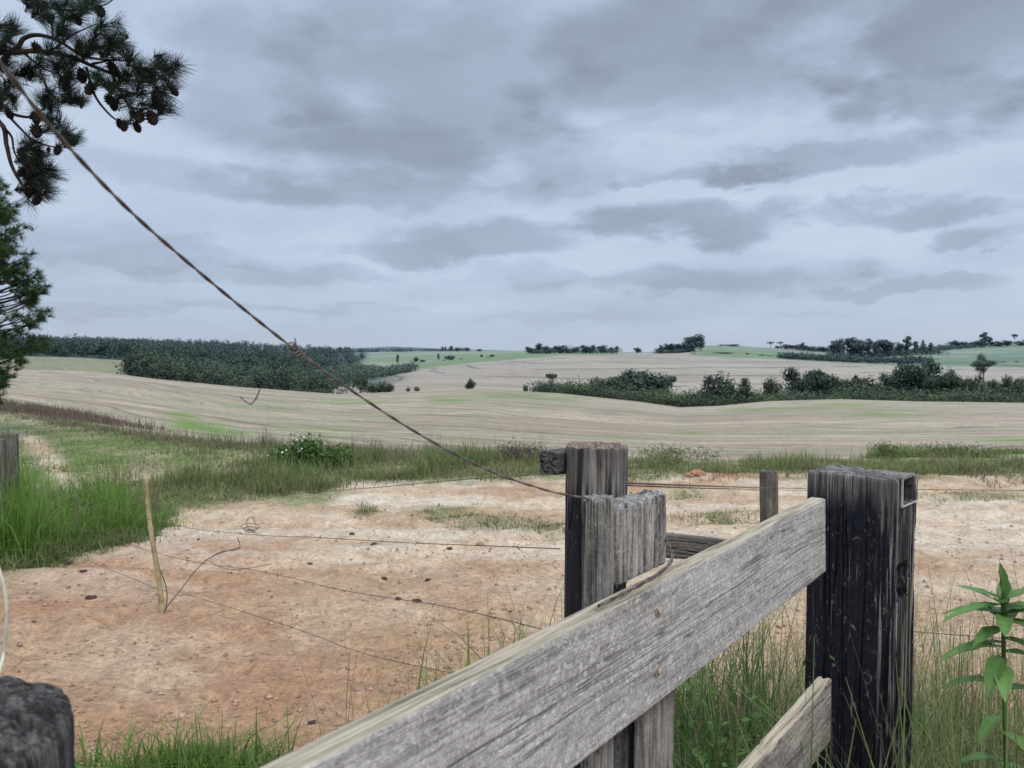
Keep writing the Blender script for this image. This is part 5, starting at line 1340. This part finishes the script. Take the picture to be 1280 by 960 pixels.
for dv, L, W, dr, z in (((-1, -.1, .05), .145, .036, .18, .02), ((-.12, 0, 1), .105, .042, .0, .03), ((.8, -.2, .45), .13, .045, .15, .03), ((1, .1, .12), .14, .048, .2, .01), ((-.75, .1, .45), .12, .020, .05, .02), ((.35, .5, .6), .10, .035, .1, .02), ((-.4, -.7, .1), .11, .04, .3, .0), ((.5, -.6, .05), .12, .045, .3, -.01), ((-.9, .4, -.1), .13, .04, .3, -.06), ((.2, .9, .1), .1, .04, .2, .0), ((.05, .1, 1), .06, .018, 0, .05), ((-1, -.5, .15), .13, .04, .3, -.03), ((.6, .6, .3), .13, .045, .2, -.02), ((-.3, .8, .3), .12, .04, .2, -.01), ((-.7, -.7, 0), .14, .045, .4, -.09), ((.7, -.7, 0), .14, .05, .4, -.05), ((-1, .2, .25), .13, .04, .25, .0), ((.9, -.4, .35), .12, .045, .25, .0), ((-.5, -.6, .5), .09, .035, .2, .02), ((.3, -.8, .4), .09, .035, .2, .02), ((-1, -.1, .2), .15, .045, .35, -.07), ((.8, -.5, .2), .14, .045, .35, -.08), ((-.5, -.9, .2), .13, .045, .35, -.11), ((-1, .3, .3), .14, .04, .4, -.15), ((.9, -.2, .3), .14, .04, .4, -.16), ((-.8, -.5, .2), .12, .035, .5, -.22), ((.3, -.9, .2), .12, .035, .5, -.25), ((-.9, .2, .2), .11, .035, .5, -.31), ((.8, .2, .2), .11, .035, .5, -.33), ((-.8, .6, .3), .10, .03, .1, .03)):
    b = MB(); leaf_mesh(b, (0, 0, h0 + z), dv, L * random.uniform(.72, 1.0), W * 0.92, dr + random.uniform(0, .15), random.uniform(.4, .95)); b.build('leaf', M_BROAD, pl, True)

# ------------------------------------------------------------------ SKY
w = bpy.data.worlds.new('World'); scene.world = w; w.use_nodes = True
t = NT(w.node_tree); bg = t.n['Background']
SUN_EL, SUN_AZ = R(52), R(150)     # azimuth clockwise from +Y
skyt = t.new('ShaderNodeTexSky', sky_type='NISHITA'); skyt.sun_disc = False; skyt.sun_elevation = SUN_EL; skyt.sun_rotation = SUN_AZ
d = t.vmath('NORMALIZE', t.new('ShaderNodeTexCoord').outputs['Generated'])
sx = t.new('ShaderNodeSeparateXYZ'); t.put(sx.inputs[0], d); dx, dy, dz = sx.outputs
zc = t.math('MAXIMUM', dz, 0.0)
den = t.math('ADD', zc, 0.24)
pv = t.new('ShaderNodeCombineXYZ'); t.put(pv.inputs[0], t.math('DIVIDE', dx, den)); t.put(pv.inputs[1], t.math('DIVIDE', dy, den))
P = t.vmath('ADD', pv.outputs[0], (3.7, 1.9, 0))
dn = t.vmath('ADD', t.scale(d, (1.0, 1.0, 2.3)), (2.3, 0.7, 5.1))
N1 = t.noise(dn, 4.6, 9, 0.55, 0.25); N2 = t.noise(dn, 11.0, 7, 0.6, 0.3); N0 = t.noise(t.scale(dn, (0.8, 0.8, 1.3)), 2.2, 6, 0.5, 0.2); NP = t.noise(P, 1.1, 7, 0.5, 0.1)
N3 = t.noise(dn, 6.5, 7, 0.5, 0.35); WX = t.math('MULTIPLY', t.math('SUBTRACT', t.noise(t.vmath('ADD', dn, (7, 3, 1)), 5.5, 5, 0.55), 0.5), 0.30); WZ = t.math('MULTIPLY', t.math('SUBTRACT', t.noise(t.vmath('ADD', dn, (1, 8, 4)), 8.0, 5, 0.6), 0.5), 0.085)
nn_ = t.math('ADD', t.math('MULTIPLY', t.math('SUBTRACT', N3, 0.5), 4.0), t.math('MULTIPLY', t.math('SUBTRACT', N2, 0.5), 1.1))
base = t.math('ADD', t.math('MULTIPLY', t.math('SUBTRACT', N0, 0.42), 1.5), t.math('MULTIPLY', t.math('SUBTRACT', NP, 0.45), 0.9))
base = t.math('ADD', base, t.math('MULTIPLY', t.math('SUBTRACT', N1, 0.5), 0.8))
dark = t.math('ADD', t.math('MULTIPLY', base, 0.6), 0.10)
for bx, by, bw, bh, am in ((560, 120, 190, 120, .42), (480, 200, 130, 50, .25), (830, 60, 180, 120, .46), (1210, 60, 120, 90, .60), (1190, 130, 110, 50, .25), (500, 245, 190, 30, .34), (555, 305, 170, 27, .42), (905, 279, 125, 30, .52),
                           (1180, 260, 105, 20, .42), (1030, 200, 115, 22, .40), (900, 216, 90, 13, .34), (880, 352, 165, 22, .30), (1130, 360, 90, 13, .26), (1250, 296, 60, 14, .32), (650, 345, 90, 14, .16), (300, 110, 90, 90, .26),
                           (230, 232, 150, 24, .20), (150, 320, 160, 18, .22), (330, 345, 140, 14, .20), (60, 290, 90, 14, .15), (1010, 20, 80, 30, .2), (700, 200, 110, 50, .22), (640, 395, 420, 9, .14), (250, 390, 200, 8, .12)):
    v = at(bx, by, 1.0) - Vector((0, 0, CAMH)); v.normalize()
    ax = t.math('DIVIDE', t.math('SUBTRACT', t.math('ADD', dx, WX), v.x), bw / F); az_ = t.math('DIVIDE', t.math('SUBTRACT', t.math('ADD', dz, WZ), v.z), bh / F)
    # flatter undersides: the lower half falls off faster
    az_ = t.math('MAXIMUM', t.math('MULTIPLY', az_, -1.35), az_)
    rr_ = t.math('ADD', t.math('MULTIPLY', ax, ax), t.math('MULTIPLY', az_, az_))
    mk_ = t.rng(t.math('ADD', t.math('SUBTRACT', 1.0, rr_), t.math('MULTIPLY', nn_, 0.55 if bw > 110 and bh > 40 else 0.75)), -0.45, 0.95)
    mk_ = t.math('MULTIPLY', t.math('MULTIPLY', mk_, t.rng(rr_, 3.4, 1.2)), am * 0.9)
    dark = t.math('ADD', dark, t.math('MULTIPLY', mk_, t.rng(dy, 0.0, 0.3)))
col = t.ramp(dark, [(0.0, (0.62, 0.72, 0.86)), (0.22, (0.50, 0.60, 0.76)), (0.45, (0.40, 0.48, 0.615)), (0.72, (0.315, 0.375, 0.475)), (1.05, (0.25, 0.30, 0.38))])
# paler, bluer air towards the horizon
hz = t.rng(dz, 0.0, 0.10, 0.65, 0.0)
col = t.mix(hz, col, (0.46, 0.545, 0.655, 1))
ov = t.rng(dz, 0.42, 0.95, 1.0, 2.6)
col = t.mix(1.0, col, ov, 'MULTIPLY')
blue = t.mix(1.0, skyt.outputs[0], (0.09, 0.09, 0.09, 1), 'MULTIPLY')
fin_c = t.mix(0.06, col, blue)
t.put(bg.inputs[0], fin_c); bg.inputs[1].default_value = 1.0

sun = bpy.data.lights.new('Sun', 'SUN'); sun.energy = 2.0; sun.angle = R(15); sun.color = (1.0, 0.965, 0.92)
so = bpy.data.objects.new('Sun', sun); COL.objects.link(so)
sd = Vector((math.sin(SUN_AZ) * math.cos(SUN_EL), math.cos(SUN_AZ) * math.cos(SUN_EL), math.sin(SUN_EL)))
so.rotation_euler = (-sd).to_track_quat('-Z', 'Y').to_euler()

# ------------------------------------------------------------------ CAMERA
cam = bpy.data.cameras.new('Camera'); co = bpy.data.objects.new('Camera', cam); COL.objects.link(co)
cam.sensor_width = 36; cam.lens = F / 1280 * 36; cam.clip_start = 0.02; cam.clip_end = 20000
co.location = (0, 0, CAMH); co.rotation_euler = (math.pi / 2 - TH, 0, 0)
cam.dof.use_dof = True; cam.dof.focus_distance = 2.2; cam.dof.aperture_fstop = 10.5
scene.camera = co
scene.view_settings.view_transform = 'Standard'; scene.view_settings.look = 'None'
scene.view_settings.exposure = 0; scene.view_settings.gamma = 1
